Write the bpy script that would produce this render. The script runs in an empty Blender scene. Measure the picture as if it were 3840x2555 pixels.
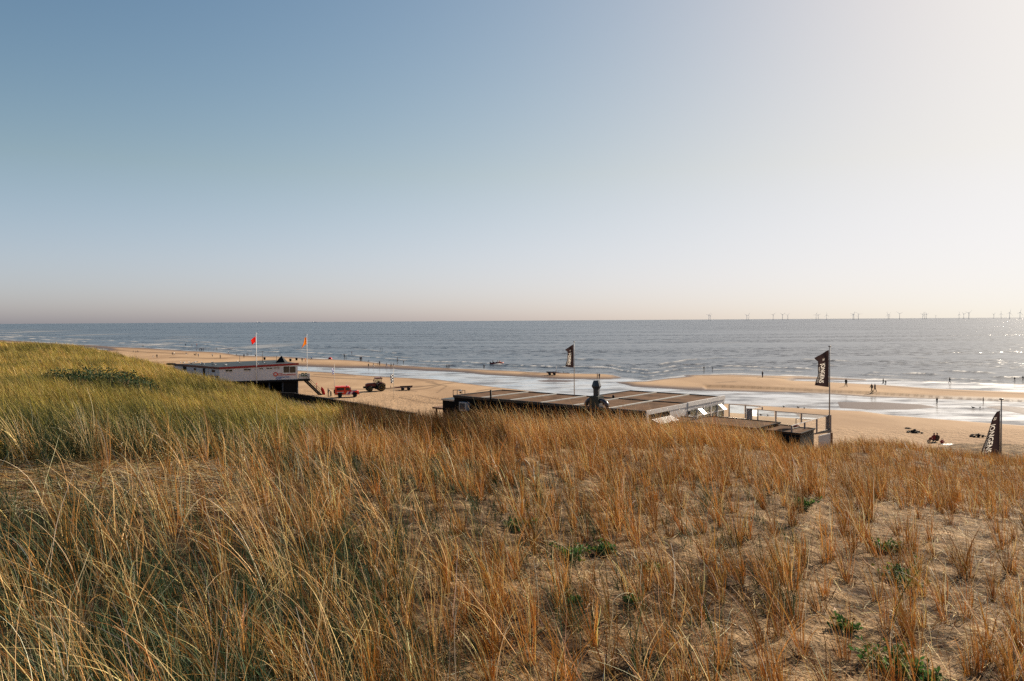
import bpy, bmesh, math, random
import numpy as np
from mathutils import Matrix, Vector
R = math.radians
C = bpy.context.scene.collection
scene = bpy.context.scene
rnd = random.Random(7)

# ------------------------------------------------------------------ camera, sky, sun, exposure
FPX, CX, CY, CAMZ = 2800.0, 1920.0, 1277.5, 15.0
cam_d = bpy.data.cameras.new('camera'); cam = bpy.data.objects.new('camera', cam_d); C.objects.link(cam)
cam_d.sensor_width = 36.0; cam_d.lens = 36.0 * FPX / 3840.0
cam_d.clip_start = 0.05; cam_d.clip_end = 200000.0
CAMR = (Matrix.Rotation(R(90 - 1.524), 3, 'X') @ Matrix.Rotation(R(-0.358), 3, 'Z'))
cam.matrix_world = Matrix.Translation((0, 0, CAMZ)) @ CAMR.to_4x4()
scene.camera = cam

SAT_LO, SAT_HI, TINT_LO, TINT_HI, SKY_GAMMA, SKYK, SKY_STRENGTH = 1.056, 1.122, (.995, .995, 1.385, 1), (1.214, 1.016, .836, 1), 1.592, .096, .050    # haze and contrast of the sky
SUN_AZ, SUN_EL = 49.0, 29.0          # azimuth to the right of the viewing direction, elevation
w = bpy.data.worlds.new('World'); scene.world = w; w.use_nodes = True
nt = w.node_tree; bg = nt.nodes['Background']
sky = nt.nodes.new('ShaderNodeTexSky'); sky.sky_type = 'NISHITA'; sky.sun_disc = False
sky.sun_elevation = R(SUN_EL); sky.sun_rotation = R(SUN_AZ)
sky.altitude = 0; sky.air_density = 1.0; sky.dust_density = 1.0; sky.ozone_density = 2.0
wc = nt.nodes.new('ShaderNodeTexCoord'); ws = nt.nodes.new('ShaderNodeSeparateXYZ'); nt.links.new(wc.outputs['Generated'], ws.inputs[0])
hr = nt.nodes.new('ShaderNodeMapRange'); hr.inputs[1].default_value = 0.; hr.inputs[2].default_value = .19; nt.links.new(ws.outputs[2], hr.inputs[0])   # 0 at the horizon, 1 higher up
sr = nt.nodes.new('ShaderNodeMapRange'); sr.inputs[3].default_value = SAT_LO; sr.inputs[4].default_value = SAT_HI; nt.links.new(hr.outputs[0], sr.inputs[0])
hs = nt.nodes.new('ShaderNodeHueSaturation'); nt.links.new(sr.outputs[0], hs.inputs['Saturation']); nt.links.new(sky.outputs[0], hs.inputs['Color'])
tint = nt.nodes.new('ShaderNodeMix'); tint.data_type = 'RGBA'; nt.links.new(hr.outputs[0], tint.inputs[0]); tint.inputs[6].default_value = TINT_LO; tint.inputs[7].default_value = TINT_HI
vm = nt.nodes.new('ShaderNodeVectorMath'); vm.operation = 'MULTIPLY'; nt.links.new(hs.outputs[0], vm.inputs[0]); nt.links.new(tint.outputs[2], vm.inputs[1])
gm = nt.nodes.new('ShaderNodeGamma'); gm.inputs[1].default_value = SKY_GAMMA; nt.links.new(vm.outputs[0], gm.inputs[0])
va = nt.nodes.new('ShaderNodeVectorMath'); va.operation = 'MULTIPLY_ADD'; va.inputs[1].default_value = (SKYK,) * 3; va.inputs[2].default_value = (1, 1, 1); nt.links.new(gm.outputs[0], va.inputs[0])
vd = nt.nodes.new('ShaderNodeVectorMath'); vd.operation = 'DIVIDE'; nt.links.new(gm.outputs[0], vd.inputs[0]); nt.links.new(va.outputs[0], vd.inputs[1])
nt.links.new(vd.outputs[0], bg.inputs[0]); bg.inputs[1].default_value = SKY_STRENGTH
sl = bpy.data.lights.new('sun', 'SUN'); sl.energy = 5.0; sl.angle = R(0.5); sl.color = (1.0, 0.86, 0.68)
so = bpy.data.objects.new('sun', sl); C.objects.link(so)
sd = Vector((math.sin(R(SUN_AZ)) * math.cos(R(SUN_EL)), math.cos(R(SUN_AZ)) * math.cos(R(SUN_EL)), math.sin(R(SUN_EL))))
so.rotation_euler = sd.to_track_quat('Z', 'Y').to_euler(); so.location = (60, 60, 80)
scene.view_settings.view_transform = 'Standard'; scene.view_settings.look = 'None'
scene.view_settings.exposure = 1.0; scene.view_settings.gamma = 1.0
scene.cycles.max_bounces = 5; scene.cycles.diffuse_bounces = 1; scene.cycles.glossy_bounces = 3
scene.cycles.transmission_bounces = 4; scene.cycles.transparent_max_bounces = 8
scene.cycles.use_denoising = False

# ------------------------------------------------------------------ photo pixel -> place helpers
def ray(px, py):
    return CAMR @ Vector(((px - CX) / FPX, -(py - CY) / FPX, -1.0))
def G(px, py, z=0.0):
    d = ray(px, py); t = (z - CAMZ) / d.z
    return Vector((d.x * t, d.y * t, z))
def at(px, py, dist):
    d = ray(px, py); t = dist / d.y
    return Vector((d.x * t, dist, CAMZ + d.z * t))
def onplane(px, py, P, n):
    d = ray(px, py); o = Vector((0, 0, CAMZ)); t = (P - o).dot(n) / d.dot(n)
    return o + d * t
_Rinv = np.array(CAMR.transposed())
def project(X):
    v = X - np.array([0, 0, CAMZ]); c = v @ _Rinv.T
    return CX + FPX * c[:, 0] / -c[:, 2], CY - FPX * c[:, 1] / -c[:, 2]

# ------------------------------------------------------------------ object helpers
def tag(o, label=None, cat=None, group=None, kind=None):
    if label: o['label'] = label
    if cat: o['category'] = cat
    if group: o['group'] = group
    if kind: o['kind'] = kind
    return o
def thing(name, label, cat, loc=(0, 0, 0), rz=0.0, group=None):
    o = bpy.data.objects.new(name, None); C.objects.link(o); o.empty_display_size = 0.3
    o.location = loc; o.rotation_euler = (0, 0, rz)
    return tag(o, label, cat, group)
def link(name, me, parent=None, mat=None):
    o = bpy.data.objects.new(name, me); C.objects.link(o)
    if mat is not None and not me.materials: me.materials.append(mat)
    if parent is not None: o.parent = parent
    return o
class MB:
    def __init__(s): s.v = []; s.f = []; s.smooth = []
    def add(s, vs, fs, smooth=False):
        b = len(s.v); s.v += [tuple(v) for v in vs]; s.f += [tuple(b + i for i in f) for f in fs]; s.smooth += [smooth] * len(fs); return s
    def box(s, c, d, rz=0.0, M=None, bev=0.0):
        hx, hy, hz = d[0] / 2, d[1] / 2, d[2] / 2; b = min(bev, hx * .9, hy * .9, hz * .9)
        if b <= 0:
            P = [(x * hx, y * hy, z * hz) for z in (-1, 1) for x, y in ((-1, -1), (1, -1), (1, 1), (-1, 1))]
            F = [(3, 2, 1, 0), (4, 5, 6, 7), (0, 1, 5, 4), (1, 2, 6, 5), (2, 3, 7, 6), (3, 0, 4, 7)]
        else:
            bm = bmesh.new(); bmesh.ops.create_cube(bm, size=1)
            for v in bm.verts: v.co = (v.co.x * 2 * hx, v.co.y * 2 * hy, v.co.z * 2 * hz)
            bmesh.ops.bevel(bm, geom=bm.edges[:], offset=b, segments=2, affect='EDGES')
            P = [tuple(v.co) for v in bm.verts]; F = [tuple(v.index for v in f.verts) for f in bm.faces]; bm.free()
        m = (M or Matrix.Identity(4)) @ Matrix.Translation(c) @ Matrix.Rotation(rz, 4, 'Z')
        return s.add([m @ Vector(p) for p in P], F)
    def prism(s, poly, z0, z1):
        n = len(poly); z0 = z0 if hasattr(z0, '__len__') else [z0] * n; z1 = z1 if hasattr(z1, '__len__') else [z1] * n
        a = sum(poly[i][0] * poly[(i + 1) % n][1] - poly[(i + 1) % n][0] * poly[i][1] for i in range(n))
        if a < 0: poly = poly[::-1]; z0 = z0[::-1]; z1 = z1[::-1]
        vs = [(p[0], p[1], z) for p, z in zip(poly, z0)] + [(p[0], p[1], z) for p, z in zip(poly, z1)]
        return s.add(vs, [tuple(range(n))[::-1], tuple(range(n, 2 * n))] + [(i, (i + 1) % n, n + (i + 1) % n, n + i) for i in range(n)])
    def extrude(s, prof, y0, y1, M=None):        # profile in x,z extruded along y
        n = len(prof); a = sum(prof[i][0] * prof[(i + 1) % n][1] - prof[(i + 1) % n][0] * prof[i][1] for i in range(n))
        if a < 0: prof = prof[::-1]
        vs = [Vector((p[0], y0, p[1])) for p in prof] + [Vector((p[0], y1, p[1])) for p in prof]
        if M: vs = [M @ v for v in vs]
        return s.add(vs, [tuple(range(n)), tuple(range(n, 2 * n))[::-1]] + [(i, n + i, n + (i + 1) % n, (i + 1) % n) for i in range(n)])
    def tube(s, pts, r, n=8, cap=True, smooth=True):
        pts = [Vector(p) for p in pts]; rs = r if hasattr(r, '__len__') else [r] * len(pts); vs = []; ref = None
        for i, p in enumerate(pts):
            t = (pts[min(i + 1, len(pts) - 1)] - pts[max(i - 1, 0)]).normalized()
            if ref is None: ref = Vector((0, 0, 1)) if abs(t.z) < .9 else Vector((1, 0, 0))
            a = t.cross(ref).normalized(); b = t.cross(a).normalized()
            vs += [p + (a * math.cos(2 * math.pi * k / n) + b * math.sin(2 * math.pi * k / n)) * rs[i] for k in range(n)]
        fs = [(i * n + k, i * n + (k + 1) % n, (i + 1) * n + (k + 1) % n, (i + 1) * n + k) for i in range(len(pts) - 1) for k in range(n)]
        s.add(vs, fs, smooth)
        if cap:
            b = len(s.v) - len(vs); s.f += [tuple(b + k for k in range(n))[::-1], tuple(b + (len(pts) - 1) * n + k for k in range(n))]; s.smooth += [False, False]
        return s
    def beam(s, p0, p1, w, h):
        p0 = Vector(p0); p1 = Vector(p1); t = (p1 - p0).normalized(); up = Vector((0, 0, 1)) if abs(t.z) < .95 else Vector((0, 1, 0))
        a = t.cross(up).normalized() * w / 2; b = a.cross(t).normalized() * h / 2
        vs = [p + i * a + j * b for p in (p0, p1) for i, j in ((-1, -1), (1, -1), (1, 1), (-1, 1))]
        return s.add(vs, [(0, 1, 2, 3), (7, 6, 5, 4), (0, 4, 5, 1), (1, 5, 6, 2), (2, 6, 7, 3), (3, 7, 4, 0)])
    def lathe(s, prof, n=16, M=None, smooth=True):   # (r,z) list about z
        vs = [Vector((r * math.cos(2 * math.pi * k / n), r * math.sin(2 * math.pi * k / n), z)) for r, z in prof for k in range(n)]
        if M: vs = [M @ v for v in vs]
        fs = [(i * n + k, i * n + (k + 1) % n, (i + 1) * n + (k + 1) % n, (i + 1) * n + k) for i in range(len(prof) - 1) for k in range(n)]
        b = len(s.v); s.add(vs, fs, smooth)
        s.f += [tuple(b + k for k in range(n))[::-1], tuple(b + (len(prof) - 1) * n + k for k in range(n))]; s.smooth += [False, False]
        return s
    def ball(s, c, r, M=None, seg=10):
        bm = bmesh.new(); bmesh.ops.create_uvsphere(bm, u_segments=seg, v_segments=max(5, seg * 2 // 3), radius=1)
        r = r if hasattr(r, '__len__') else (r, r, r); m = (M or Matrix.Identity(4))
        s.add([m @ Vector((c[0] + v.co.x * r[0], c[1] + v.co.y * r[1], c[2] + v.co.z * r[2])) for v in bm.verts], [tuple(v.index for v in f.verts) for f in bm.faces], True); bm.free(); return s
    def quad(s, a, b, c, d): return s.add([a, b, c, d], [(0, 1, 2, 3)])
    def mesh(s, name, mat=None):
        me = bpy.data.meshes.new(name); me.from_pydata(s.v, [], s.f); me.polygons.foreach_set('use_smooth', s.smooth)
        if mat: me.materials.append(mat)
        me.update(); return me
    def build(s, name, mat, parent=None): return link(name, s.mesh(name, mat), parent)

def np_mesh(name, V, F, mat, smooth=True, cols=None, attrs=None):
    me = bpy.data.meshes.new(name); n, k = F.shape
    me.vertices.add(len(V)); me.vertices.foreach_set('co', V.astype(np.float32).ravel())
    me.loops.add(n * k); me.loops.foreach_set('vertex_index', F.astype(np.int32).ravel())
    me.polygons.add(n); me.polygons.foreach_set('loop_start', (np.arange(n) * k).astype(np.int32))
    me.polygons.foreach_set('use_smooth', np.full(n, smooth))
    me.update(calc_edges=True)
    if cols is not None:
        a = me.attributes.new('Col', 'FLOAT_COLOR', 'POINT'); a.data.foreach_set('color', np.c_[cols, np.ones(len(V))].astype(np.float32).ravel())
    for an, av in (attrs or {}).items():
        a = me.attributes.new(an, 'FLOAT', 'POINT'); a.data.foreach_set('value', av.astype(np.float32).ravel())
    me.materials.append(mat); me.validate(); return me

# ------------------------------------------------------------------ materials
def node(t, kind, **kw):
    n = t.nodes.new(kind)
    for k, v in kw.items():
        if k in n.inputs: n.inputs[k].default_value = v
        else: setattr(n, k, v)
    return n
def M(name, col, rough=.6, metal=0., var=.18, scale=2.5, bump=0., spec=.4, trans=0.):
    m = bpy.data.materials.new(name); m.use_nodes = True; t = m.node_tree; p = t.nodes['Principled BSDF']
    p.inputs['Roughness'].default_value = rough; p.inputs['Metallic'].default_value = metal; p.inputs['Specular IOR Level'].default_value = spec
    tc = node(t, 'ShaderNodeTexCoord'); nz = node(t, 'ShaderNodeTexNoise', Scale=scale, Detail=5., Roughness=.65)
    t.links.new(tc.outputs['Object'], nz.inputs['Vector'])
    mx = node(t, 'ShaderNodeMix', data_type='RGBA'); cr = node(t, 'ShaderNodeMapRange'); t.links.new(nz.outputs[0], cr.inputs[0])
    cr.inputs[1].default_value = .3; cr.inputs[2].default_value = .7
    t.links.new(cr.outputs[0], mx.inputs[0]); mx.inputs[6].default_value = (*[max(0, c * (1 - var)) for c in col], 1); mx.inputs[7].default_value = (*[min(1, c * (1 + var)) for c in col], 1)
    t.links.new(mx.outputs[2], p.inputs['Base Color'])
    if bump:
        b = node(t, 'ShaderNodeBump', Strength=bump, Distance=.02); t.links.new(nz.outputs[0], b.inputs['Height']); t.links.new(b.outputs[0], p.inputs['Normal'])
    if trans: p.inputs['Transmission Weight'].default_value = trans
    return m
def add_stripe_planks(m, axis, width, dark=.55):     # plank joints as part of a wall's own surface
    t = m.node_tree; p = t.nodes['Principled BSDF']; tc = node(t, 'ShaderNodeTexCoord'); sx = node(t, 'ShaderNodeSeparateXYZ')
    t.links.new(tc.outputs['Object'], sx.inputs[0]); d = node(t, 'ShaderNodeMath', operation='MULTIPLY'); d.inputs[1].default_value = 1 / width
    t.links.new(sx.outputs[axis], d.inputs[0]); f = node(t, 'ShaderNodeMath', operation='FRACT'); t.links.new(d.outputs[0], f.inputs[0])
    g = node(t, 'ShaderNodeMath', operation='LESS_THAN'); g.inputs[1].default_value = .1; t.links.new(f.outputs[0], g.inputs[0])
    mx = node(t, 'ShaderNodeMix', data_type='RGBA', blend_type='MULTIPLY'); l = p.inputs['Base Color'].links[0].from_socket
    t.links.new(g.outputs[0], mx.inputs[0]); t.links.new(l, mx.inputs[6]); mx.inputs[7].default_value = (dark, dark, dark, 1); t.links.new(mx.outputs[2], p.inputs['Base Color'])
    return m
def foliage_mat(name, transl=.35, rough=.55):
    m = bpy.data.materials.new(name); m.use_nodes = True; t = m.node_tree; p = t.nodes['Principled BSDF']; out = t.nodes['Material Output']
    a = node(t, 'ShaderNodeAttribute', attribute_name='Col'); t.links.new(a.outputs['Color'], p.inputs['Base Color'])
    p.inputs['Roughness'].default_value = rough; p.inputs['Specular IOR Level'].default_value = .25
    tr = node(t, 'ShaderNodeBsdfTranslucent'); t.links.new(a.outputs['Color'], tr.inputs[0]); ms = node(t, 'ShaderNodeMixShader'); ms.inputs[0].default_value = transl
    t.links.new(p.outputs[0], ms.inputs[1]); t.links.new(tr.outputs[0], ms.inputs[2]); t.links.new(ms.outputs[0], out.inputs[0]); return m

black = M('black_paint', (.007, .007, .008), .6, spec=.12); darkgrey = M('dark_grey', (.05, .05, .055), .6); steel = M('steel', (.42, .42, .44), .4, .6)
white = M('white_paint', (.78, .77, .74), .45, var=.08); offwhite = M('off_white', (.62, .58, .54), .6); red = M('red_paint', (.62, .02, .012), .35, var=.1)
rubber = M('rubber', (.015, .015, .015), .8); yellow = M('yellow_paint', (.55, .30, .03), .5); glass_dark = M('dark_glass', (.02, .025, .03), .08, spec=.8, var=.3)
blue = M('blue_paint', (.02, .06, .28), .4); brownwood = M('brown_wood', (.16, .085, .045), .7, bump=.3); greenplate = M('green_plate', (.005, .09, .04), .5)
skin = M('skin', (.45, .25, .17), .6); hairm = M('hair', (.03, .02, .012), .7)
clear = M('clear_glass', (.9, .95, .93), .02, trans=1.0, var=.02)

# ------------------------------------------------------------------ noise + interpolation in numpy
def vnoise(x, y, seed=0):
    xi = np.floor(x).astype(np.int64); yi = np.floor(y).astype(np.int64); fx = x - xi; fy = y - yi
    fx = fx * fx * (3 - 2 * fx); fy = fy * fy * (3 - 2 * fy)
    def h(a, b):
        n = (a * 374761393 + b * 668265263 + seed * 974634533) & 0x7fffffff; n = ((n ^ (n >> 13)) * 1274126177) & 0x7fffffff
        return ((n ^ (n >> 16)) & 0xffff) / 65535.0
    return (h(xi, yi) * (1 - fx) + h(xi + 1, yi) * fx) * (1 - fy) + (h(xi, yi + 1) * (1 - fx) + h(xi + 1, yi + 1) * fx) * fy
def fbm(x, y, seed=0, o=4):
    s = 0; a = .5
    for i in range(o): s = s + a * (vnoise(x * 2 ** i, y * 2 ** i, seed + i) - .5); a *= .5
    return s
def sstep(a, b, x): t = np.clip((x - a) / (b - a), 0, 1); return t * t * (3 - 2 * t)

# ------------------------------------------------------------------ dune terrain through surveyed points
DUNE = {  # photo column: (row of the sand surface, distance)
 0:    [(2555, 6.3), (2200, 8.3), (1900, 10.6), (1720, 13.2), (1600, 19), (1500, 30), (1400, 56), (1330, 92), (1298, 118)],
 400:  [(2555, 6.3), (2200, 8.4), (1900, 11), (1720, 13.8), (1600, 20), (1500, 32), (1400, 58), (1350, 88), (1334, 108)],
 640: [(2555, 6.4), (2200, 8.5), (1900, 11.3), (1720, 14.5), (1600, 22), (1500, 39), (1397, 86)],
 800:  [(2555, 6.5), (2200, 8.6), (1900, 11.5), (1700, 17), (1600, 25), (1506, 46), (1464, 74)],
 1100: [(2555, 6.6), (2200, 8.8), (1900, 12.5), (1700, 19), (1604, 30), (1533, 58)],
 1400: [(2555, 6.8), (2200, 9), (1900, 13), (1750, 18.2), (1680, 23), (1592, 38)],
 1800: [(2555, 7), (2200, 9.5), (1900, 14), (1750, 19.5), (1641, 27)],
 2300: [(2555, 7.3), (2200, 10), (1900, 15.5), (1750, 22), (1654, 29)],
 2800: [(2555, 7.5), (2200, 10.4), (1900, 16.5), (1800, 21), (1680, 33)],
 3200: [(2555, 7.6), (2200, 10.8), (1900, 18), (1750, 33), (1690, 48), (1672, 62)],
 3600: [(2555, 7.7), (2200, 11.3), (1900, 21), (1800, 35), (1720, 60), (1672, 80)],
 3900: [(2555, 7.7), (2200, 11.3), (1900, 21), (1800, 35), (1720, 60), (1672, 80)]}
BEYOND = {0: [(160, 6), (230, -1.5)], 400: [(140, 6.5), (200, -1.5)], 640: [(108, 6.4), (138, .4), (160, -1.5)], 800: [(92, 6.2), (116, .6), (135, -1.5)], 1100: [(76, 5), (96, .0), (115, -1.5)], 1400: [(50, 6.5), (72, -.5), (90, -1.5)],
          1800: [(38, 7.6), (55, 1.5), (70, -1.5)], 2300: [(40, 7), (54, 1.8), (68, -1.5)], 2800: [(44, 6.2), (58, 1.6), (74, -1.5)], 3200: [(76, -.3), (90, -1.5)], 3600: [(92, -.4), (110, -1.5)], 3900: [(92, -.4), (110, -1.5)]}
cp = []
for px, rows in DUNE.items():
    a = (px - CX) / FPX
    for py, d in rows: cp.append((a, math.log(d), at(px, py, d).z))
    for d, z in BEYOND[px]: cp.append((a, math.log(d), z))
    cp.append((a, math.log(3.5), at(px, 2555, rows[0][1]).z + .12))
    cp.append((a, math.log(300), -2.5))
cp += [(-1.05, l, z) for a, l, z in cp if abs(a + CX / FPX) < 1e-6] + [(1.05, l, z) for a, l, z in cp if abs(a - (3900 - CX) / FPX) < 1e-6]
cp = np.array(cp); XA, XL = cp[:, 0] * 1.6, cp[:, 1]
def _U(r2): return np.where(r2 > 1e-12, .5 * r2 * np.log(np.maximum(r2, 1e-12)), 0)
n = len(cp); K = _U((XA[:, None] - XA) ** 2 + (XL[:, None] - XL) ** 2) + np.eye(n) * 2e-3
P = np.c_[np.ones(n), XA, XL]; A = np.block([[K, P], [P.T, np.zeros((3, 3))]])
TW = np.linalg.solve(A, np.r_[cp[:, 2], 0, 0, 0])
def terrain(x, y):
    x = np.asarray(x, float); y = np.asarray(y, float); a = np.clip(x / np.maximum(y, .5), -1.1, 1.1) * 1.6; l = np.log(np.maximum(y, 2.0)); z = np.zeros(x.shape)
    for i in range(0, len(x), 20000):
        q = slice(i, i + 20000); z[q] = _U((a[q, None] - XA) ** 2 + (l[q, None] - XL) ** 2) @ TW[:n] + TW[n] + TW[n + 1] * a[q] + TW[n + 2] * l[q]
    amp = .10 + .22 * sstep(12, 40, y)
    z = z + amp * 1.6 * fbm(x * .45, y * .45, 3) + .30 * sstep(14, 20, y) * sstep(-.12, -.25, x / np.maximum(y, .5)) * fbm(x * .9, y * .55, 17, 3) + .14 * fbm(x * 2.0, y * 2.0, 9, 3) * sstep(70, 20, y) + .35 * fbm(x * .11, y * .11, 5) * sstep(10, 50, y)
    return z
na, nd = 420, 380
aa = np.linspace(-1.05, 1.05, na); dd = np.exp(np.linspace(math.log(2.6), math.log(290), nd))
AA, DD = np.meshgrid(aa, dd); X = (AA * DD).ravel(); Y = DD.ravel(); Z = terrain(X, Y)
def gridfaces(nr, nc):
    i = np.arange(nr - 1)[:, None] * nc + np.arange(nc - 1)[None]; i = i.ravel(); return np.c_[i, i + 1, i + nc + 1, i + nc]
def sand_dune_mat():
    m = bpy.data.materials.new('dune_sand'); m.use_nodes = True; t = m.node_tree; p = t.nodes['Principled BSDF']; p.inputs['Roughness'].default_value = .95; p.inputs['Specular IOR Level'].default_value = .1
    tc = node(t, 'ShaderNodeTexCoord'); n1 = node(t, 'ShaderNodeTexNoise', Scale=1.1, Detail=8., Roughness=.7); n2 = node(t, 'ShaderNodeTexNoise', Scale=4.5, Detail=5., Roughness=.62)
    for q in (n1, n2): t.links.new(tc.outputs['Object'], q.inputs['Vector'])
    ah = node(t, 'ShaderNodeAttribute', attribute_name='humus_shade'); sb = node(t, 'ShaderNodeMath', operation='MULTIPLY_ADD'); sb.inputs[1].default_value = -.22; t.links.new(ah.outputs['Fac'], sb.inputs[0]); t.links.new(n1.outputs[0], sb.inputs[2])
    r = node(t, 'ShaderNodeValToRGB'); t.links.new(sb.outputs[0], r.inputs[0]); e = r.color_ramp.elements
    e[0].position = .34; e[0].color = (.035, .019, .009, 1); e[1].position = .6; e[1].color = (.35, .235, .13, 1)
    t.links.new(r.outputs[0], p.inputs['Base Color']); b = node(t, 'ShaderNodeBump', Strength=1.0, Distance=.24); t.links.new(n2.outputs[0], b.inputs['Height']); t.links.new(b.outputs[0], p.inputs['Normal']); return m
DPX = CX + FPX * X / Y
dune = link('dune_ground', np_mesh('dune_ground', np.c_[X, Y, Z], gridfaces(nd, na), sand_dune_mat(), attrs={'humus_shade': np.interp(DPX, [-400, 700, 1500, 2600], [1.1, 1.05, .6, .25])}))  # dark humus soil, deepened to stand in for shade between tufts
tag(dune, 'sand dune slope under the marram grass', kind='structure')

# ------------------------------------------------------------------ beach and shore water
def sdf(px, py, poly, ys=4.0):      # signed distance in stretched photo-plan units, >0 inside
    P = np.array(poly, float) * (1, ys); x = px; y = py * ys; d = np.full(x.shape, 1e9); ins = np.zeros(x.shape, bool)
    for i in range(len(P)):
        a = P[i]; b = P[(i + 1) % len(P)]; e = b - a; L = e @ e + 1e-9
        t = np.clip(((x - a[0]) * e[0] + (y - a[1]) * e[1]) / L, 0, 1); d = np.minimum(d, (x - a[0] - t * e[0]) ** 2 + (y - a[1] - t * e[1]) ** 2)
        c = (a[1] > y) != (b[1] > y); ins ^= c & (x < (b[0] - a[0]) * (y - a[1]) / (b[1] - a[1] + 1e-12) + a[0])
    return np.where(ins, 1, -1) * np.sqrt(d)
SHORE = [(-900, 1252), (0, 1275), (217, 1288.6), (407, 1299.5), (600, 1308.6), (823, 1323.5), (899, 1333), (1116, 1341), (1236, 1347.6), (1371, 1357), (1507, 1370.7), (1600, 1377), (1740, 1383), (1817, 1386.6), (2143, 1401.6), (2263, 1403.5), (2300, 1408), (2333, 1417)]
MAIN = SHORE[:7] + [(1010, 1338), (1116, 1341), (1236, 1347.6), (1371, 1357), (1507, 1370.7), (1600, 1377), (1740, 1383), (1817, 1386.6), (2143, 1401.6), (2263, 1403.5), (2300, 1408), (2333, 1417), (2290, 1423), (2100, 1422), (2007, 1416.5), (1817, 1405.6), (1740, 1398), (1600, 1391.5), (1480, 1383.5), (1263, 1379.5), (1116, 1375), (1000, 1371), (900, 1371),
        (1000, 1381), (1116, 1389.7), (1236, 1396.5), (1371, 1407.4), (1480, 1415), (1561, 1420), (1643, 1425), (1763, 1441), (1871, 1454.5), (2100, 1480), (2500, 1503), (2739, 1515), (2886, 1524), (2957, 1529), (3100, 1536.5), (3239, 1543.6), (3353, 1559), (3506, 1572), (3659, 1584), (3840, 1597), (4700, 1650), (4700, 2300), (-900, 2300)]
BARB = [(2305, 1433.5), (2426, 1430), (2507, 1419), (2575, 1413), (2560, 1408), (2643, 1405.6), (2740, 1404), (2850, 1407.5), (3000, 1411), (3100, 1415), (3250, 1423), (3252, 1427), (3110, 1424.5), (2985, 1424), (2975, 1427), (3110, 1433), (3200, 1438), (3315, 1444), (3506, 1457.5), (3840, 1471), (4700, 1500), (4700, 1545), (3840, 1507), (3506, 1498), (3239, 1488), (3100, 1477.5), (2957, 1472), (2740, 1468), (2589, 1463), (2480, 1456), (2371, 1449), (2345, 1442)]
PATCH = [[(3140, 1507), (3300, 1508), (3450, 1517), (3520, 1528), (3400, 1537), (3250, 1536), (3150, 1531)], [(3690, 1527), (3760, 1523), (3850, 1530), (4300, 1545), (4300, 1570), (3850, 1557), (3760, 1540)], [(2010, 1428), (2070, 1424.5), (2180, 1428), (2120, 1433.5), (2040, 1433)], [(690, 1303), (760, 1302), (880, 1308), (860, 1311), (760, 1309)]]
POOL = [[(270, 1304), (330, 1303), (410, 1312), (340, 1313)], [(3005, 1428), (3110, 1427.5), (3290, 1431), (3320, 1440), (3200, 1436)]]
bl = np.linspace(-1.02, 1.02, 720); bd = np.exp(np.linspace(math.log(45), math.log(1500), 620))
AA, DD = np.meshgrid(bl, bd); X = (AA * DD).ravel(); Y = DD.ravel(); PX, PY = project(np.c_[X, Y, np.zeros(len(X))])
PYn = PY + 10 * fbm(X * .05, Y * .03, 31) * .5; PXn = PX
s1 = sdf(PXn, PYn, MAIN); s2 = sdf(PXn, PYn, BARB); hard = np.maximum(s1, s2)
pt = np.maximum.reduce([sdf(PXn, PYn, q) for q in PATCH]); pool = np.maximum.reduce([sdf(PXn, PYn, q) for q in POOL])
land = np.minimum(hard, -pool)
mpp = 15 * 2800 / np.maximum(PY - 1203 - (CX - PX) * .00625, 1.5) / 2800          # metres per photo pixel at that spot
BZ = np.clip(land * mpp * .35, -1.2, None); BZ = np.where(BZ > 0, .42 * (1 - np.exp(-BZ / .5)), BZ)
scarp = np.interp(PX, [2640, 2800, 3000, 3239, 3583, 3760], [1452, 1457, 1466, 1478, 1496.5, 1505]); BZ = np.where((s2 > 0) & (PY > scarp + 2.5 * fbm(PX * .02, PX * 0, 35)) & (PX > 2640) & (PX < 3800), np.minimum(BZ, .05), BZ + .12 * (s2 > 0) * (PX > 2640) * sstep(30, 8, np.abs(PY - scarp) * 2))
BZ = np.maximum(BZ, np.clip(pt * mpp * .06, -1, .03))
BZ += sstep(0, .3, BZ) * (.10 * fbm(X * .12, Y * .12, 21) + .05 * fbm(X * .7, Y * .7, 23))
wet = 1 - sstep(0, 44, land + 30 * fbm(X * .05, Y * .02, 33))
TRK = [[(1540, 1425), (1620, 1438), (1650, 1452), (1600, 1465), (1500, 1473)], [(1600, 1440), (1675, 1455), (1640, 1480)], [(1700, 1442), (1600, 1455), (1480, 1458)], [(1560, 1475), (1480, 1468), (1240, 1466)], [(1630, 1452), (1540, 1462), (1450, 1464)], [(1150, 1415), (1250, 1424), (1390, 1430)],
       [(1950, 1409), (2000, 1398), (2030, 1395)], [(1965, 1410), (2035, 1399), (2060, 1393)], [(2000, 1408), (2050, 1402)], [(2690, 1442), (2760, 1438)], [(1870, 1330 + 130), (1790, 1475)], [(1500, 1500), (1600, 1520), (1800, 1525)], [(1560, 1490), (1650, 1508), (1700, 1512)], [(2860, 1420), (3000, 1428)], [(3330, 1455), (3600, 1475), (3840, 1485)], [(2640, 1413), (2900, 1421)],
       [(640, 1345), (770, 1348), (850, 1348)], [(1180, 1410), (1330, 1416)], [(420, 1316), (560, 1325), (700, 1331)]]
trk = np.zeros(len(X))  # tyre tracks: darker compacted sand, with groove shade put into the colour
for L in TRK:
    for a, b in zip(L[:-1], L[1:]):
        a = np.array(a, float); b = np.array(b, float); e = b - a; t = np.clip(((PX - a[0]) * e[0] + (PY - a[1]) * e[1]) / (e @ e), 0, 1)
        q = np.hypot((PX - a[0] - t * e[0]) * .3, PY - a[1] - t * e[1]); trk = np.maximum(trk, np.exp(-(q / 1.5) ** 2))
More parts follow.
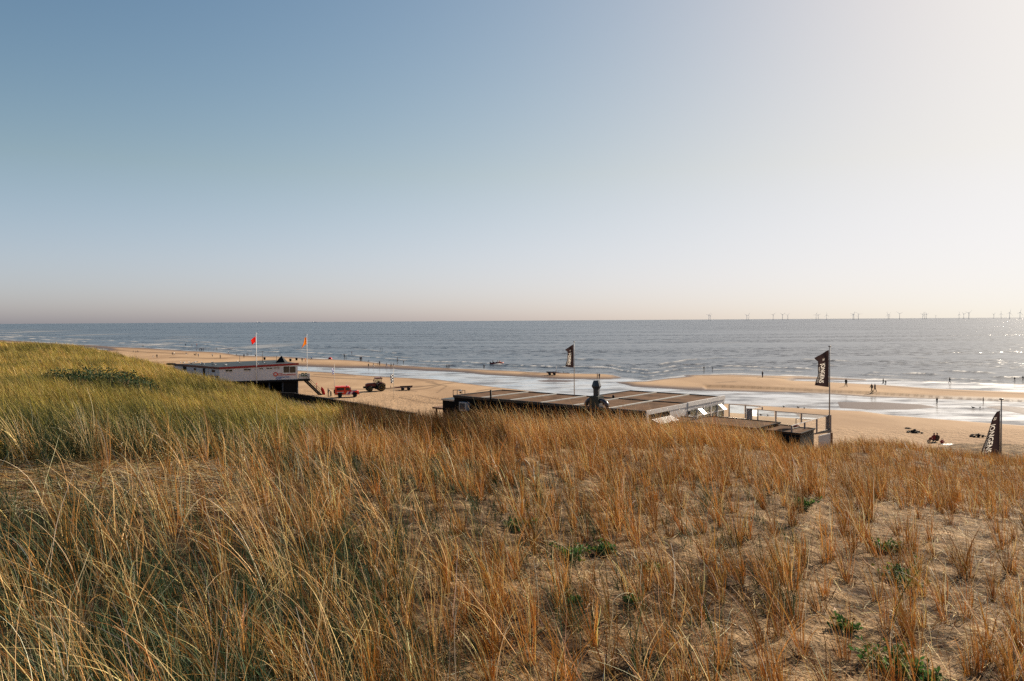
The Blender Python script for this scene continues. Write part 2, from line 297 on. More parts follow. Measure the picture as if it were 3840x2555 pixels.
rough = sstep(-20, 60, sdf(PX, PY, [(1130, 1462), (1250, 1470), (1500, 1478), (1640, 1490), (1900, 1520), (1900, 1700), (1000, 1700)], 3)) + .08
rough = np.maximum(rough, sstep(1595, 1640, PY) * (PX > 2900))
def beach_mat():
    m = bpy.data.materials.new('beach_sand'); m.use_nodes = True; t = m.node_tree; p = t.nodes['Principled BSDF']; L = t.links.new
    tc = node(t, 'ShaderNodeTexCoord'); n1 = node(t, 'ShaderNodeTexNoise', Scale=.05, Detail=6., Roughness=.6); n2 = node(t, 'ShaderNodeTexNoise', Scale=1.3, Detail=4., Roughness=.6)
    mp = node(t, 'ShaderNodeMapping'); mp.inputs['Scale'].default_value = (1, .45, 1); L(tc.outputs['Object'], mp.inputs[0]); L(mp.outputs[0], n1.inputs['Vector']); L(tc.outputs['Object'], n2.inputs['Vector'])
    r = node(t, 'ShaderNodeValToRGB'); L(n1.outputs[0], r.inputs[0]); e = r.color_ramp.elements; e[0].position = .38; e[0].color = (.25, .155, .085, 1); e[1].position = .62; e[1].color = (.36, .24, .14, 1)
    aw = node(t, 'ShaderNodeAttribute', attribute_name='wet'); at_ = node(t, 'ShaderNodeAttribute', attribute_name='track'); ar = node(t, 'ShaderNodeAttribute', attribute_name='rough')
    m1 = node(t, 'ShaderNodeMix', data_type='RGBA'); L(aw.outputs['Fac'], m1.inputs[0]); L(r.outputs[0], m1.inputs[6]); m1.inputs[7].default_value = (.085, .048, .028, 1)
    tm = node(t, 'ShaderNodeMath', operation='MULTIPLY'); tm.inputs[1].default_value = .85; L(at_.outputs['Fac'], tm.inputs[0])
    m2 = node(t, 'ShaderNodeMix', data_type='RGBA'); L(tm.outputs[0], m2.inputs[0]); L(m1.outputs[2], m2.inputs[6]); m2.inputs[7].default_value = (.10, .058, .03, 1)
    L(m2.outputs[2], p.inputs['Base Color']); rr = node(t, 'ShaderNodeMapRange'); L(aw.outputs['Fac'], rr.inputs[0]); rr.inputs[3].default_value = .95; rr.inputs[4].default_value = .38; L(rr.outputs[0], p.inputs['Roughness'])
    p.inputs['Specular IOR Level'].default_value = .2
    bs = node(t, 'ShaderNodeMath', operation='MULTIPLY'); bs.inputs[1].default_value = .9; L(ar.outputs['Fac'], bs.inputs[0])
    b = node(t, 'ShaderNodeBump', Distance=.45); L(bs.outputs[0], b.inputs['Strength']); L(n2.outputs[0], b.inputs['Height']); L(b.outputs[0], p.inputs['Normal']); return m
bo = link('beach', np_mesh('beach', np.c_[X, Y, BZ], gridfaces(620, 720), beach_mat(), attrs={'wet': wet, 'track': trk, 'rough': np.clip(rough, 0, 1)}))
tag(bo, 'wide sandy beach with sand bars at low tide', kind='structure')
def beach_z(x, y):
    P = np.array([[x, y, 0.]]); px, py = project(P)
    l = max(sdf(px, py, MAIN)[0], sdf(px, py, BARB)[0]); l = min(l, -max(sdf(px, py, q)[0] for q in POOL)); m_ = 15 / max(py[0] - 1203 - (CX - px[0]) * .00625, 1.5)
    z = l * m_ * .35; return max(0.0, .42 * (1 - math.exp(-z / .5))) if z > 0 else 0.0

# sea
def interp(pts, x): p = np.array(pts, float); return np.interp(x, p[:, 0], p[:, 1])
sa = np.linspace(-1.15, 1.15, 760)
rows = np.r_[np.linspace(60, .8, 1) * 0 + 0, ]
hp = np.r_[np.exp(np.linspace(math.log(.35), math.log(12), 60)), np.arange(12.5, 150, .55), np.arange(150, 420, 1.5)][::-1]   # photo pixels under the horizon
sdist = CAMZ * FPX / hp; AA, DD = np.meshgrid(sa, sdist); X = (AA * DD).ravel(); Y = DD.ravel(); PX, PY = project(np.c_[X, Y, np.zeros(len(X))])
shore_y = interp(SHORE + [(2426, 1428), (2507, 1417), (2575, 1407), (2740, 1402), (3000, 1409), (3250, 1421), (3500, 1432), (3840, 1445), (4700, 1490)], PX)
off = shore_y - PY            # photo rows seaward of the waterline
SZ = np.zeros(len(X)); foam = np.zeros(len(X))
k = 0
for o0, h, fo, gap in [(9, .22, .5, .45), (17, .42, .7, .40), (27, .40, .55, .55), (40, .5, .5, .62), (58, .4, .2, .66), (80, .35, .15, .7)]:
    k += 1; c = o0 * (1 + .0) * np.clip(.55 + (PX + 500) / 3600, .5, 1.5) + 9 * fbm(PX * .004, PX * 0 + k * 7.1, 40 + k); act = sstep(gap - .08, gap + .05, .5 + 1.1 * fbm(PX * .0055 + k * 13, PX * 0 + k * 3.3, 60 + k, 3))
    wd = 1.1 + .012 * o0; q = off - c; sh = np.exp(-(q / wd) ** 2) * act
    SZ += h * sh; foam = np.maximum(foam, fo * np.exp(-((q - .4) / (wd * 1.1)) ** 2) * act * sstep(.35, .62, .5 + fbm(PX * .05, PY * .4, 77 + k, 3)))
SZ += .05 * np.sin(Y * .35 + 6 * fbm(X * .01, Y * .01, 81)) * sstep(4, 30, off) * sstep(500, 200, Y)
near = np.exp(-np.abs(off) / 3.0) * sstep(.45, .62, .5 + fbm(PX * .02, PY * .5, 91, 3)); foam = np.maximum(foam, .55 * near * (off > -4))
leftsurf = sstep(4, 10, off) * sstep(75, 40, off * (1.2)) * sstep(2000, 900, PX) * sstep(.56, .68, .5 + fbm(X * .02, Y * .006, 95, 4)); foam = np.maximum(foam, .28 * leftsurf)
calm = 1 - sstep(-6, 4, off)
def sea_mat():
    m = bpy.data.materials.new('sea_water'); m.use_nodes = True; t = m.node_tree; p = t.nodes['Principled BSDF']; L = t.links.new
    tc = node(t, 'ShaderNodeTexCoord'); af = node(t, 'ShaderNodeAttribute', attribute_name='foam'); ac = node(t, 'ShaderNodeAttribute', attribute_name='calm')
    mp = node(t, 'ShaderNodeMapping'); mp.inputs['Scale'].default_value = (.5, 1.3, 1); mp.inputs['Rotation'].default_value = (0, 0, R(14)); L(tc.outputs['Object'], mp.inputs[0])
    n1 = node(t, 'ShaderNodeTexNoise', Scale=.55, Detail=3., Roughness=.6); L(mp.outputs[0], n1.inputs['Vector'])
    big = node(t, 'ShaderNodeTexNoise', Scale=.02, Detail=6., Roughness=.68); mb = node(t, 'ShaderNodeMapping'); mb.inputs['Scale'].default_value = (.13, .8, 1); mb.inputs['Rotation'].default_value = (0, 0, R(14)); L(tc.outputs['Object'], mb.inputs[0]); L(mb.outputs[0], big.inputs['Vector'])
    v = node(t, 'ShaderNodeVectorMath', operation='SUBTRACT'); v.inputs[1].default_value = (.5, .5, .5); L(n1.outputs['Color'], v.inputs[0])
    am = node(t, 'ShaderNodeMapRange'); L(big.outputs[0], am.inputs[0]); am.inputs[1].default_value = .42; am.inputs[2].default_value = .58; am.inputs[3].default_value = .28; am.inputs[4].default_value = 3.3
    cm = node(t, 'ShaderNodeMapRange'); L(ac.outputs['Fac'], cm.inputs[0]); cm.inputs[3].default_value = 1.; cm.inputs[4].default_value = .30
    mm = node(t, 'ShaderNodeMath', operation='MULTIPLY'); L(am.outputs[0], mm.inputs[0]); L(cm.outputs[0], mm.inputs[1])
    sc = node(t, 'ShaderNodeVectorMath', operation='SCALE'); L(v.outputs[0], sc.inputs[0]); L(mm.outputs[0], sc.inputs['Scale'])
    fl = node(t, 'ShaderNodeVectorMath', operation='MULTIPLY'); fl.inputs[1].default_value = (.33, 1.05, 0); L(sc.outputs[0], fl.inputs[0])
    g = node(t, 'ShaderNodeNewGeometry'); ad = node(t, 'ShaderNodeVectorMath', operation='ADD'); L(g.outputs['Normal'], ad.inputs[0]); L(fl.outputs[0], ad.inputs[1])
    no = node(t, 'ShaderNodeVectorMath', operation='NORMALIZE'); L(ad.outputs[0], no.inputs[0]); L(no.outputs[0], p.inputs['Normal'])
    mx = node(t, 'ShaderNodeMix', data_type='RGBA'); L(ac.outputs['Fac'], mx.inputs[0]); mx.inputs[6].default_value = (.014, .015, .019, 1); mx.inputs[7].default_value = (.05, .036, .027, 1)
    fo = node(t, 'ShaderNodeMix', data_type='RGBA'); L(af.outputs['Fac'], fo.inputs[0]); L(mx.outputs[2], fo.inputs[6]); fo.inputs[7].default_value = (.75, .72, .68, 1); L(fo.outputs[2], p.inputs['Base Color'])
    rr = node(t, 'ShaderNodeMapRange'); L(af.outputs['Fac'], rr.inputs[0]); rr.inputs[3].default_value = .22; rr.inputs[4].default_value = .8; L(rr.outputs[0], p.inputs['Roughness'])
    rp_ = node(t, 'ShaderNodeTexNoise', Scale=.16, Detail=5., Roughness=.65); mr_ = node(t, 'ShaderNodeMapping'); mr_.inputs['Scale'].default_value = (.5, 1.1, 1); L(tc.outputs['Object'], mr_.inputs[0]); L(mr_.outputs[0], rp_.inputs['Vector'])
    rm_ = node(t, 'ShaderNodeMapRange'); L(rp_.outputs[0], rm_.inputs[0]); rm_.inputs[1].default_value = .42; rm_.inputs[2].default_value = .60; rm_.inputs[3].default_value = .80; rm_.inputs[4].default_value = .0      # shallow water's sky sheen put into metallic and colour, broken by rippled patches
    me_ = node(t, 'ShaderNodeMath', operation='MULTIPLY'); L(rm_.outputs[0], me_.inputs[0]); L(ac.outputs['Fac'], me_.inputs[1]); L(me_.outputs[0], p.inputs['Metallic'])
    si = node(t, 'ShaderNodeMix', data_type='RGBA'); L(me_.outputs[0], si.inputs[0]); L(fo.outputs[2], si.inputs[6]); si.inputs[7].default_value = (.95, .93, .90, 1); L(si.outputs[2], p.inputs['Base Color'])
    p.inputs['IOR'].default_value = 1.33; return m
so_ = link('sea', np_mesh('sea', np.c_[X, Y, SZ], gridfaces(len(hp), 760), sea_mat(), attrs={'foam': np.clip(foam, 0, 1), 'calm': calm}))
tag(so_, 'open sea with low breakers reaching to the horizon', kind='structure')

# ------------------------------------------------------------------ grass
GR = np.random.default_rng(11)
def blades(root, L, width, az, lean, curve, col, segs, tipw=.25):
    nb = len(root); s = np.linspace(0, 1, segs + 1); th = lean[:, None] + curve[:, None] * s ** 1.4; st = (L / segs)[:, None]
    thm = .5 * (th[:, 1:] + th[:, :-1]); r = np.c_[np.zeros(nb), np.cumsum(np.sin(thm) * st, 1)]; z = np.c_[np.zeros(nb), np.cumsum(np.cos(thm) * st, 1)]
    wob = .04 * L[:, None] * np.sin(s * 5 + GR.uniform(0, 6, nb)[:, None]) * s
    px = root[:, 0:1] + r * np.cos(az)[:, None] - wob * np.sin(az)[:, None]; py = root[:, 1:2] + r * np.sin(az)[:, None] + wob * np.cos(az)[:, None]; pz = root[:, 2:3] + z
    ph = GR.uniform(0, np.pi, nb); ww = .5 * width[:, None] * (1 - (1 - tipw) * s ** 1.5)
    ox = np.cos(ph)[:, None] * ww; oy = np.sin(ph)[:, None] * ww * .6
    V = np.stack([np.stack([px - ox, py - oy, pz], -1), np.stack([px + ox, py + oy, pz], -1)], 2).reshape(-1, 3)
    q = np.arange(nb)[:, None] * (segs + 1) * 2 + np.arange(segs)[None] * 2; q = q.ravel(); F = np.c_[q, q + 1, q + 3, q + 2]
    return V, F, np.repeat(col, (segs + 1) * 2, axis=0)
class Batch:
    def __init__(s): s.V = []; s.F = []; s.c = []; s.n = 0
    def add(s, V, F, c): s.V.append(V); s.F.append(F + s.n); s.c.append(c); s.n += len(V)
    def build(s, name, mat, label):
        o = link(name, np_mesh(name, np.concatenate(s.V), np.concatenate(s.F), mat, True, np.concatenate(s.c))); tag(o, label, 'grass', kind='stuff'); return o
def pick(cols, wts, nb, var=.22):
    i = GR.choice(len(cols), nb, p=np.array(wts) / sum(wts)); c = np.array(cols)[i]; return np.clip(c * (1 + GR.normal(0, var, (nb, 1))) * (1 + GR.normal(0, .06, (nb, 3))), .004, .9)
gold = (.48, .245, .062); straw = (.74, .54, .25); rust = (.29, .125, .030); ygreen = (.38, .30, .05); dgreen = (.018, .038, .015); bgreen = (.075, .125, .06); pale = (.78, .66, .46); olive = (.10, .09, .022)
gmat = foliage_mat('grass_blades', .14, .7)
def hue(c, segs, lo=(1.0, .84, .66), hi=(1.04, 1.06, 1.12)):     # stalks are rusty at the base and straw coloured at the tip
    nb = len(c) // ((segs + 1) * 2); f = np.tile(np.repeat(np.linspace(0, 1, segs + 1), 2), nb)[:, None]; return np.clip(c * (np.array(lo) * (1 - f) + np.array(hi) * f), .003, .95)
def tufts(nt_, d0, d1, a0=-.74, a1=.86, p=1.0):
    a = GR.uniform(a0, a1, nt_); u = GR.uniform(0, 1, nt_); d = (d0 ** (2 - p) + u * (d1 ** (2 - p) - d0 ** (2 - p))) ** (1 / (2 - p))
    return a * d, d
def expand(x, y, k, rad):
    nb = len(x) * k; i = np.repeat(np.arange(len(x)), k); rr = rad[i] * np.sqrt(GR.uniform(0, 1, nb)); an = GR.uniform(0, 2 * np.pi, nb)
    return i, x[i] + rr * np.cos(an), y[i] + rr * np.sin(an), rr / rad[i], an
def far_green(x, y): # ridge on the left carries dense green-yellow grass
    px = CX + FPX * x / y; lim = np.interp(px, [-400, 0, 700, 900, 1100, 1300, 1420], [13.2, 13.4, 15.5, 17, 21, 27, 60]); return sstep(.93, 1.06, y / lim)
WIND = np.pi  # stems lean to the left
def put(B, bx, by, L, wd, az, lean, curve, col, segs, ramp=True):
    V, F, c = blades(np.c_[bx, by, terrain(bx, by) - .03], L, wd, az, lean, curve, col, segs); B.add(V, F, hue(c, segs) if ramp else c)
def tuft_batch(B, x, y, k, Lt, rad, lean_m, curve_m, cols, wts, segs, wk=1.0, spread=.5, cv=.24):
    """k stalks per tuft rising from a tight base, fanning out and bending with the wind"""
    i, bx, by, rr, an = expand(x, y, k, rad); nb = len(bx); nt_ = len(x)
    taz = WIND + GR.normal(0, .75, nt_); tl = np.abs(GR.normal(lean_m, .09, nt_)); tc = np.abs(GR.normal(curve_m, curve_m * .45, nt_))
    fanx = np.cos(an) * rr * .22; fany = np.sin(an) * rr * .22; lx = np.cos(taz)[i] * tl[i] + fanx + GR.normal(0, .085, nb); ly = np.sin(taz)[i] * tl[i] + fany + GR.normal(0, .085, nb)
    az = np.arctan2(ly, lx); lean = np.hypot(lx, ly); flip = np.cos(az - taz[i]) < -.2; curve = np.abs(tc[i] * GR.uniform(.4, 1.7, nb)); curve = np.where(flip, -curve * .8, curve) + (GR.uniform(0, 1, nb) < .05) * 1.1
    col = pick(cols, wts, nb, .2) * (1 + cv * GR.normal(0, 1, nt_)).clip(.45, 1.7)[i][:, None]
    put(B, bx, by, Lt[i] * GR.uniform(.5, 1.12, nb), (.0074 + .00030 * by) * np.exp(GR.normal(-.1, .4, nb)) * wk, az, lean, curve, col, segs)
# 1 golden tufts (centre, right)
B1 = Batch()
x, y = tufts(1500, 5.0, 24, p=.8); px = CX + FPX * x / y; clump = .5 + 1.3 * fbm(x * .45, y * .45, 201)
keep = (GR.uniform(0, 1, len(x)) > far_green(x, y)) & (GR.uniform(0, 1, len(x)) < np.interp(px, [0, 500, 1100, 1800, 3800], [.03, .12, .6, .9, .8]) * np.clip(clump * 2.6 - .45, .05, 1))
x, y, px = x[keep], y[keep], px[keep]
tuft_batch(B1, x, y, 23, np.exp(GR.normal(-.22, .28, len(x))).clip(.35, 1.25) * np.interp(px, [1000, 3840], [1.05, .92]), GR.uniform(.02, .075, len(x)), .10, .42, [gold, straw, rust, pale, olive], [.36, .17, .40, .05, .02], 6)
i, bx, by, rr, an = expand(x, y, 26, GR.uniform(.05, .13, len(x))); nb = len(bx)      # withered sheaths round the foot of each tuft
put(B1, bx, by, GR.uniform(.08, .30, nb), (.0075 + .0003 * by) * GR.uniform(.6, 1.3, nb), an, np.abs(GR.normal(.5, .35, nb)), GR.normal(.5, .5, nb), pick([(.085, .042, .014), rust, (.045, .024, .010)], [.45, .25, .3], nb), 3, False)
x, y = tufts(5200, 19, 62, -.3, .86, .75); px = CX + FPX * x / y
keep = (GR.uniform(0, 1, len(x)) > far_green(x, y)) & (GR.uniform(0, 1, len(x)) < .85) & ((y < 40) | (px > 2800)); x, y, px = x[keep], y[keep], px[keep]
tuft_batch(B1, x, y, 15, GR.uniform(.55, 1.0, len(x)), GR.uniform(.08, .3, len(x)), .16, .50, [gold, straw, rust, pale, olive], [.37, .16, .40, .04, .03], 4, .85)
x, y = tufts(2400, 21, 35, -.05, .36, .5); px = CX + FPX * x / y; lim = np.interp(px, [1700, 1800, 2300, 2800, 3000], [26, 26, 28.5, 32, 36]); keep = np.abs(y - lim) < 3.5; x, y = x[keep], y[keep]
tuft_batch(B1, x, y, 14, GR.uniform(.7, 1.6, len(x)), GR.uniform(.05, .2, len(x)), .25, .6, [gold, straw, rust, pale], [.40, .25, .32, .03], 6, .75)
# scattered single stalks between the tufts
x, y = tufts(2200, 5, 26, -.3, .84, .8); px = CX + FPX * x / y; keep = (GR.uniform(0, 1, len(x)) > far_green(x, y)) & (GR.uniform(0, 1, len(x)) < np.interp(px, [600, 1500, 3800], [.25, 1, .9])); x, y = x[keep], y[keep]; nb = len(x)
put(B1, x, y, GR.uniform(.25, .8, nb), (.0045 + .0003 * y) * GR.uniform(.5, 1.2, nb), WIND + GR.normal(0, 1.5, nb), np.abs(GR.normal(.45, .35, nb)), np.abs(GR.normal(.8, .6, nb)), pick([gold, straw, rust, pale], [.25, .32, .25, .18], nb), 6)
B1.build('golden_marram_grass', gmat, 'golden brown marram grass tufts covering the near dune slope')
# 2 far green dune grass
B2 = Batch()
for nn, d0, d1, kk, segs in ((10000, 12.5, 34, 16, 5), (32000, 30, 125, 11, 3)):
    x, y = tufts(nn, d0, d1, -.76, -.17, .55); g = far_green(x, y); px = CX + FPX * x / y; zz = terrain(x, y)
    cl = .5 + 1.5 * fbm(x * .75, y * .4, 307, 3); keep = (GR.uniform(0, 1, len(x)) < g) & (zz > 2.5) & (GR.uniform(0, 1, len(x)) < np.clip(cl * 2.2 - .25, .08, 1)); cl = np.clip(.55 + .9 * cl[keep], .5, 1.45); x, y, px = x[keep], y[keep], px[keep]
    tone = fbm(x * .13, y * .06, 301, 4) * 3.0 + fbm(x * .5, y * .25, 303, 3) * 1.7; h = np.clip(.62 + tone + GR.normal(0, .12, len(x)), 0, 1); tcol = (1 + .30 * GR.normal(0, 1, len(x))).clip(.4, 1.8)
    i, bx, by, rr, an = expand(x, y, kk, GR.uniform(.10, .26, len(x)) * np.interp(y, [12, 100], [1, 2.0])); nb = len(bx); nt_ = len(x)
    L_ = (GR.uniform(.5, 1.0, nt_) * cl)[i] * GR.uniform(.6, 1.1, nb); az = (WIND + GR.normal(0, .35, nt_))[i] + GR.normal(0, .35, nb); lean = np.abs(GR.normal(.25, .15, nt_)[i] + GR.normal(0, .1, nb)); curve = np.abs(GR.normal(.7, .3, nt_)[i] + GR.normal(0, .15, nb))
    wd = (.0055 + .00028 * by) * GR.uniform(.6, 1.3, nb); c1 = pick([ygreen, gold, straw], [.60, .26, .14], nb); c2 = pick([olive, ygreen, dgreen], [.5, .3, .2], nb); col = (c1 * h[i][:, None] + c2 * (1 - h[i][:, None])) * tcol[i][:, None]
    put(B2, bx, by, L_, wd, az, lean, curve, col, segs, False)
B2.build('green_dune_grass', gmat, 'dense yellow-green marram grass on the dune ridge at the side')
# 3 near-left mix: long arching straw + blue-green blades
B3 = Batch()
def leftmix(x, y, w0):
    px = CX + FPX * x / y; py = project(np.c_[x, y, terrain(x, y)])[1]; return np.interp(px, [-300, 500, 1200, 1900, 2500], w0) * np.where((py > 1690) & (py < 1900) & (px < 850), .10, 1) * (1 - far_green(x, y)), px
x, y = tufts(270, 4.4, 17, -.76, .2, .9); dn, px = leftmix(x, y, [1, 1, .8, .2, .05]); keep = GR.uniform(0, 1, len(x)) < dn; x, y = x[keep], y[keep]
tuft_batch(B3, x, y, 15, GR.uniform(.75, 1.45, len(x)), GR.uniform(.03, .10, len(x)), .24, .62, [straw, gold, pale, rust], [.50, .34, .06, .10], 8, .85, .6)
x, y = tufts(900, 4.4, 17, -.76, .2, .9); dn, px = leftmix(x, y, [.8, .8, .6, .2, .1]); keep = GR.uniform(0, 1, len(x)) < dn; x, y = x[keep], y[keep]; nb = len(x)
put(B3, x, y, GR.uniform(.3, 1.0, nb), (.0050 + .0003 * y) * GR.uniform(.5, 1.2, nb), WIND + GR.normal(0, .9, nb), np.abs(GR.normal(.5, .3, nb)), np.abs(GR.normal(.7, .4, nb)), pick([straw, gold, rust, pale], [.4, .3, .2, .1], nb), 6)
x, y = tufts(3000, 4.4, 18, -.76, .4, .9); pat = .5 + 1.7 * fbm(x * .5, y * .5, 411); dn, px = leftmix(x, y, [1, 1, .8, .35, .18]); keep = GR.uniform(0, 1, len(x)) < dn * np.clip(pat * 1.7 - .15, 0, 1); x, y = x[keep], y[keep]
i, bx, by, rr, an = expand(x, y, 15, GR.uniform(.08, .24, len(x))); nb = len(bx)
put(B3, bx, by, GR.uniform(.22, .72, nb), (.0062 + .0003 * by) * GR.uniform(.6, 1.3, nb), WIND + GR.normal(0, 1.1, nb), np.abs(GR.normal(.2, .15, nb)), np.abs(GR.normal(.5, .35, nb)), pick([dgreen, bgreen, olive], [.55, .33, .12], nb), 5, False)
x, y = tufts(900, 4.4, 12, -.76, .3, .9); dn, px = leftmix(x, y, [1, 1, .8, .4, .3]); keep = GR.uniform(0, 1, len(x)) < dn; x, y = x[keep], y[keep]; nb = len(x)
put(B3, x, y, GR.uniform(.8, 1.6, nb), (.0062 + .0003 * y) * GR.uniform(.7, 1.4, nb), WIND + GR.normal(0, .95, nb), np.abs(GR.normal(.35, .2, nb)), np.abs(GR.normal(.9, .45, nb)), pick([straw, gold, pale, bgreen], [.50, .15, .1, .25], nb), 9)
# dark thicket of taller grass at the brow, and green tussocks at the ridge foot
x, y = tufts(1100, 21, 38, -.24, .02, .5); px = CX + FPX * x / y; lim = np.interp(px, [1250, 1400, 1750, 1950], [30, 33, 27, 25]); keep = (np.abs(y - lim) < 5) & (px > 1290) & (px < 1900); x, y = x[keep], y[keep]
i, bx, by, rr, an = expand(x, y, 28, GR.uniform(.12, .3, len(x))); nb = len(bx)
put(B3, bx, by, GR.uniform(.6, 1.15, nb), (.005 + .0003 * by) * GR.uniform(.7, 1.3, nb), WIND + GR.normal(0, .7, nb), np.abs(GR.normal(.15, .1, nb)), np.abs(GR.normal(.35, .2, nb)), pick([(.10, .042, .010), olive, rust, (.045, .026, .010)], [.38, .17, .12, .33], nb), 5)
_pt = [(40, 1725, 1.25), (180, 1700, 1.0), (330, 1745, 1.2), (440, 1765, 1.15), (650, 1735, 1.2), (735, 1765, 1.1), (860, 1720, .9), (1050, 1705, 1.2), (1190, 1650, 1.1), (1330, 1660, 1.1), (560, 1700, .9), (950, 1680, 1.0)]
_d = np.interp([p[0] for p in _pt], [0, 700, 900, 1100, 1300], [12.9, 14.3, 15.8, 18, 20]); _x = np.array([(p[0] - CX) / FPX for p in _pt]) * _d; _x = np.repeat(_x, 2) + GR.normal(0, .12, 24); _y = np.repeat(_d, 2) + GR.normal(0, .15, 24)
tuft_batch(B3, _x, _y, 24, np.repeat([p[2] for p in _pt], 2) * GR.uniform(.85, 1.1, 24), np.full(24, .05), .16, .55, [straw, gold, pale, bgreen], [.55, .25, .1, .1], 8, 1.0, .6, .1)
x, y = tufts(420, 12, 17, -.75, -.33, .5); px = CX + FPX * x / y; lim = np.interp(px, [-100, 0, 700, 900], [13.1, 13.3, 15.0, 16.5]); keep = np.abs(y - lim) < .9; x, y = x[keep], y[keep]
i, bx, by, rr, an = expand(x, y, 30, GR.uniform(.1, .3, len(x))); nb = len(bx)
put(B3, bx, by, GR.uniform(.4, 1.05, nb), (.0062 + .0003 * by) * GR.uniform(.6, 1.2, nb), WIND + GR.normal(0, 1.2, nb), np.abs(GR.normal(.25, .2, nb)), np.abs(GR.normal(.6, .35, nb)), pick([dgreen, olive, bgreen, straw], [.5, .26, .1, .14], nb), 6, False)
B3.build('mixed_marram_grass', gmat, 'long straw stems and blue-green blades of marram grass close by')
# 4 dry litter on the sand
B4 = Batch()
x, y = tufts(85000, 4.4, 34, -.76, .84, .8); px = CX + FPX * x / y; pat = .5 + 1.7 * fbm(x * .6, y * .6, 511); keep = GR.uniform(0, 1, len(x)) < np.clip(np.interp(px, [0, 900, 3840], [1.4, 1.0, .8]) * pat * 1.4, 0, 1) * (1 - far_green(x, y) * .8); x, y, px = x[keep], y[keep], px[keep]
nb = len(x); col = pick([straw, gold, pale, rust, (.06, .032, .015)], [.22, .20, .10, .16, .32], nb)
V, F, c = blades(np.c_[x, y, terrain(x, y) + GR.uniform(.004, .05, nb)], GR.uniform(.08, .5, nb), (.005 + .0003 * y) * GR.uniform(.5, 1.3, nb), GR.normal(0, .9, nb) + np.pi * (GR.uniform(0, 1, nb) < .5), GR.normal(1.45, .14, nb), GR.normal(0.08, .25, nb), col, 3); B4.add(V, F, c)
x, y = tufts(9000, 9.5, 14.5, -.76, -.30, .8); px = CX + FPX * x / y; py = project(np.c_[x, y, terrain(x, y)])[1]; keep = (py > 1700) & (py < 1930) & (px < 950); x, y = x[keep], y[keep]; nb = len(x)      # matted straw on the trodden strip
V, F, c = blades(np.c_[x, y, terrain(x, y) + GR.uniform(.01, .07, nb)], GR.uniform(.2, .75, nb), .009 * GR.uniform(.5, 1.3, nb), GR.normal(.2, .5, nb) + np.pi * (GR.uniform(0, 1, nb) < .5), GR.normal(1.48, .1, nb), GR.normal(0.08, .2, nb), pick([straw, gold, pale, rust, (.06, .032, .015)], [.34, .22, .16, .16, .12], nb), 4); B4.add(V, F, c)
x, y = tufts(1100, 4.5, 26, -.7, .8, .8); nb = len(x)
put(B4, x, y, GR.uniform(.2, .65, nb), (.006 + .0003 * y), GR.uniform(0, 2 * np.pi, nb), np.abs(GR.normal(.5, .3, nb)), np.abs(GR.normal(1.3, .5, nb)), pick([pale, straw], [.6, .4], nb), 6, False)
x, y = tufts(24000, 4.5, 30, -.74, .84, .8); keep = GR.uniform(0, 1, len(x)) > far_green(x, y); x, y = x[keep], y[keep]; nb = len(x)      # short broken stubble
put(B4, x, y, GR.uniform(.06, .24, nb), (.006 + .0003 * y) * GR.uniform(.5, 1.3, nb), GR.uniform(0, 2 * np.pi, nb), np.abs(GR.normal(.7, .4, nb)), GR.normal(.3, .6, nb), pick([gold, straw, rust, (.10, .05, .02)], [.3, .2, .3, .2], nb), 3)
B4.build('dry_grass_litter', gmat, 'dead bleached grass stalks strewn over the dune sand')

# ------------------------------------------------------------------ lettering
def text_mesh(body, size, name='lettering', mat=None, sub=0.0, align='LEFT'):
    cu = bpy.data.curves.new('lettering', 'FONT'); cu.body = body; cu.size = size; cu.align_x = align; cu.resolution_u = 3; cu.offset = .012 * size
    o = bpy.data.objects.new('lettering', cu); C.objects.link(o); bpy.context.view_layer.update()
    me = bpy.data.meshes.new_from_object(o.evaluated_get(bpy.context.evaluated_depsgraph_get())); bpy.data.objects.remove(o); bpy.data.curves.remove(cu)
    if sub:
        bm = bmesh.new(); bm.from_mesh(me); bmesh.ops.triangulate(bm, faces=bm.faces[:])
        for _ in range(5):
            es = [e for e in bm.edges if e.calc_length() > sub]
            if not es: break
            bmesh.ops.subdivide_edges(bm, edges=es, cuts=1); bmesh.ops.triangulate(bm, faces=[f for f in bm.faces if len(f.verts) > 3])
        bm.to_mesh(me); bm.free()
    me.name = name
    if mat: me.materials.append(mat)
    return me

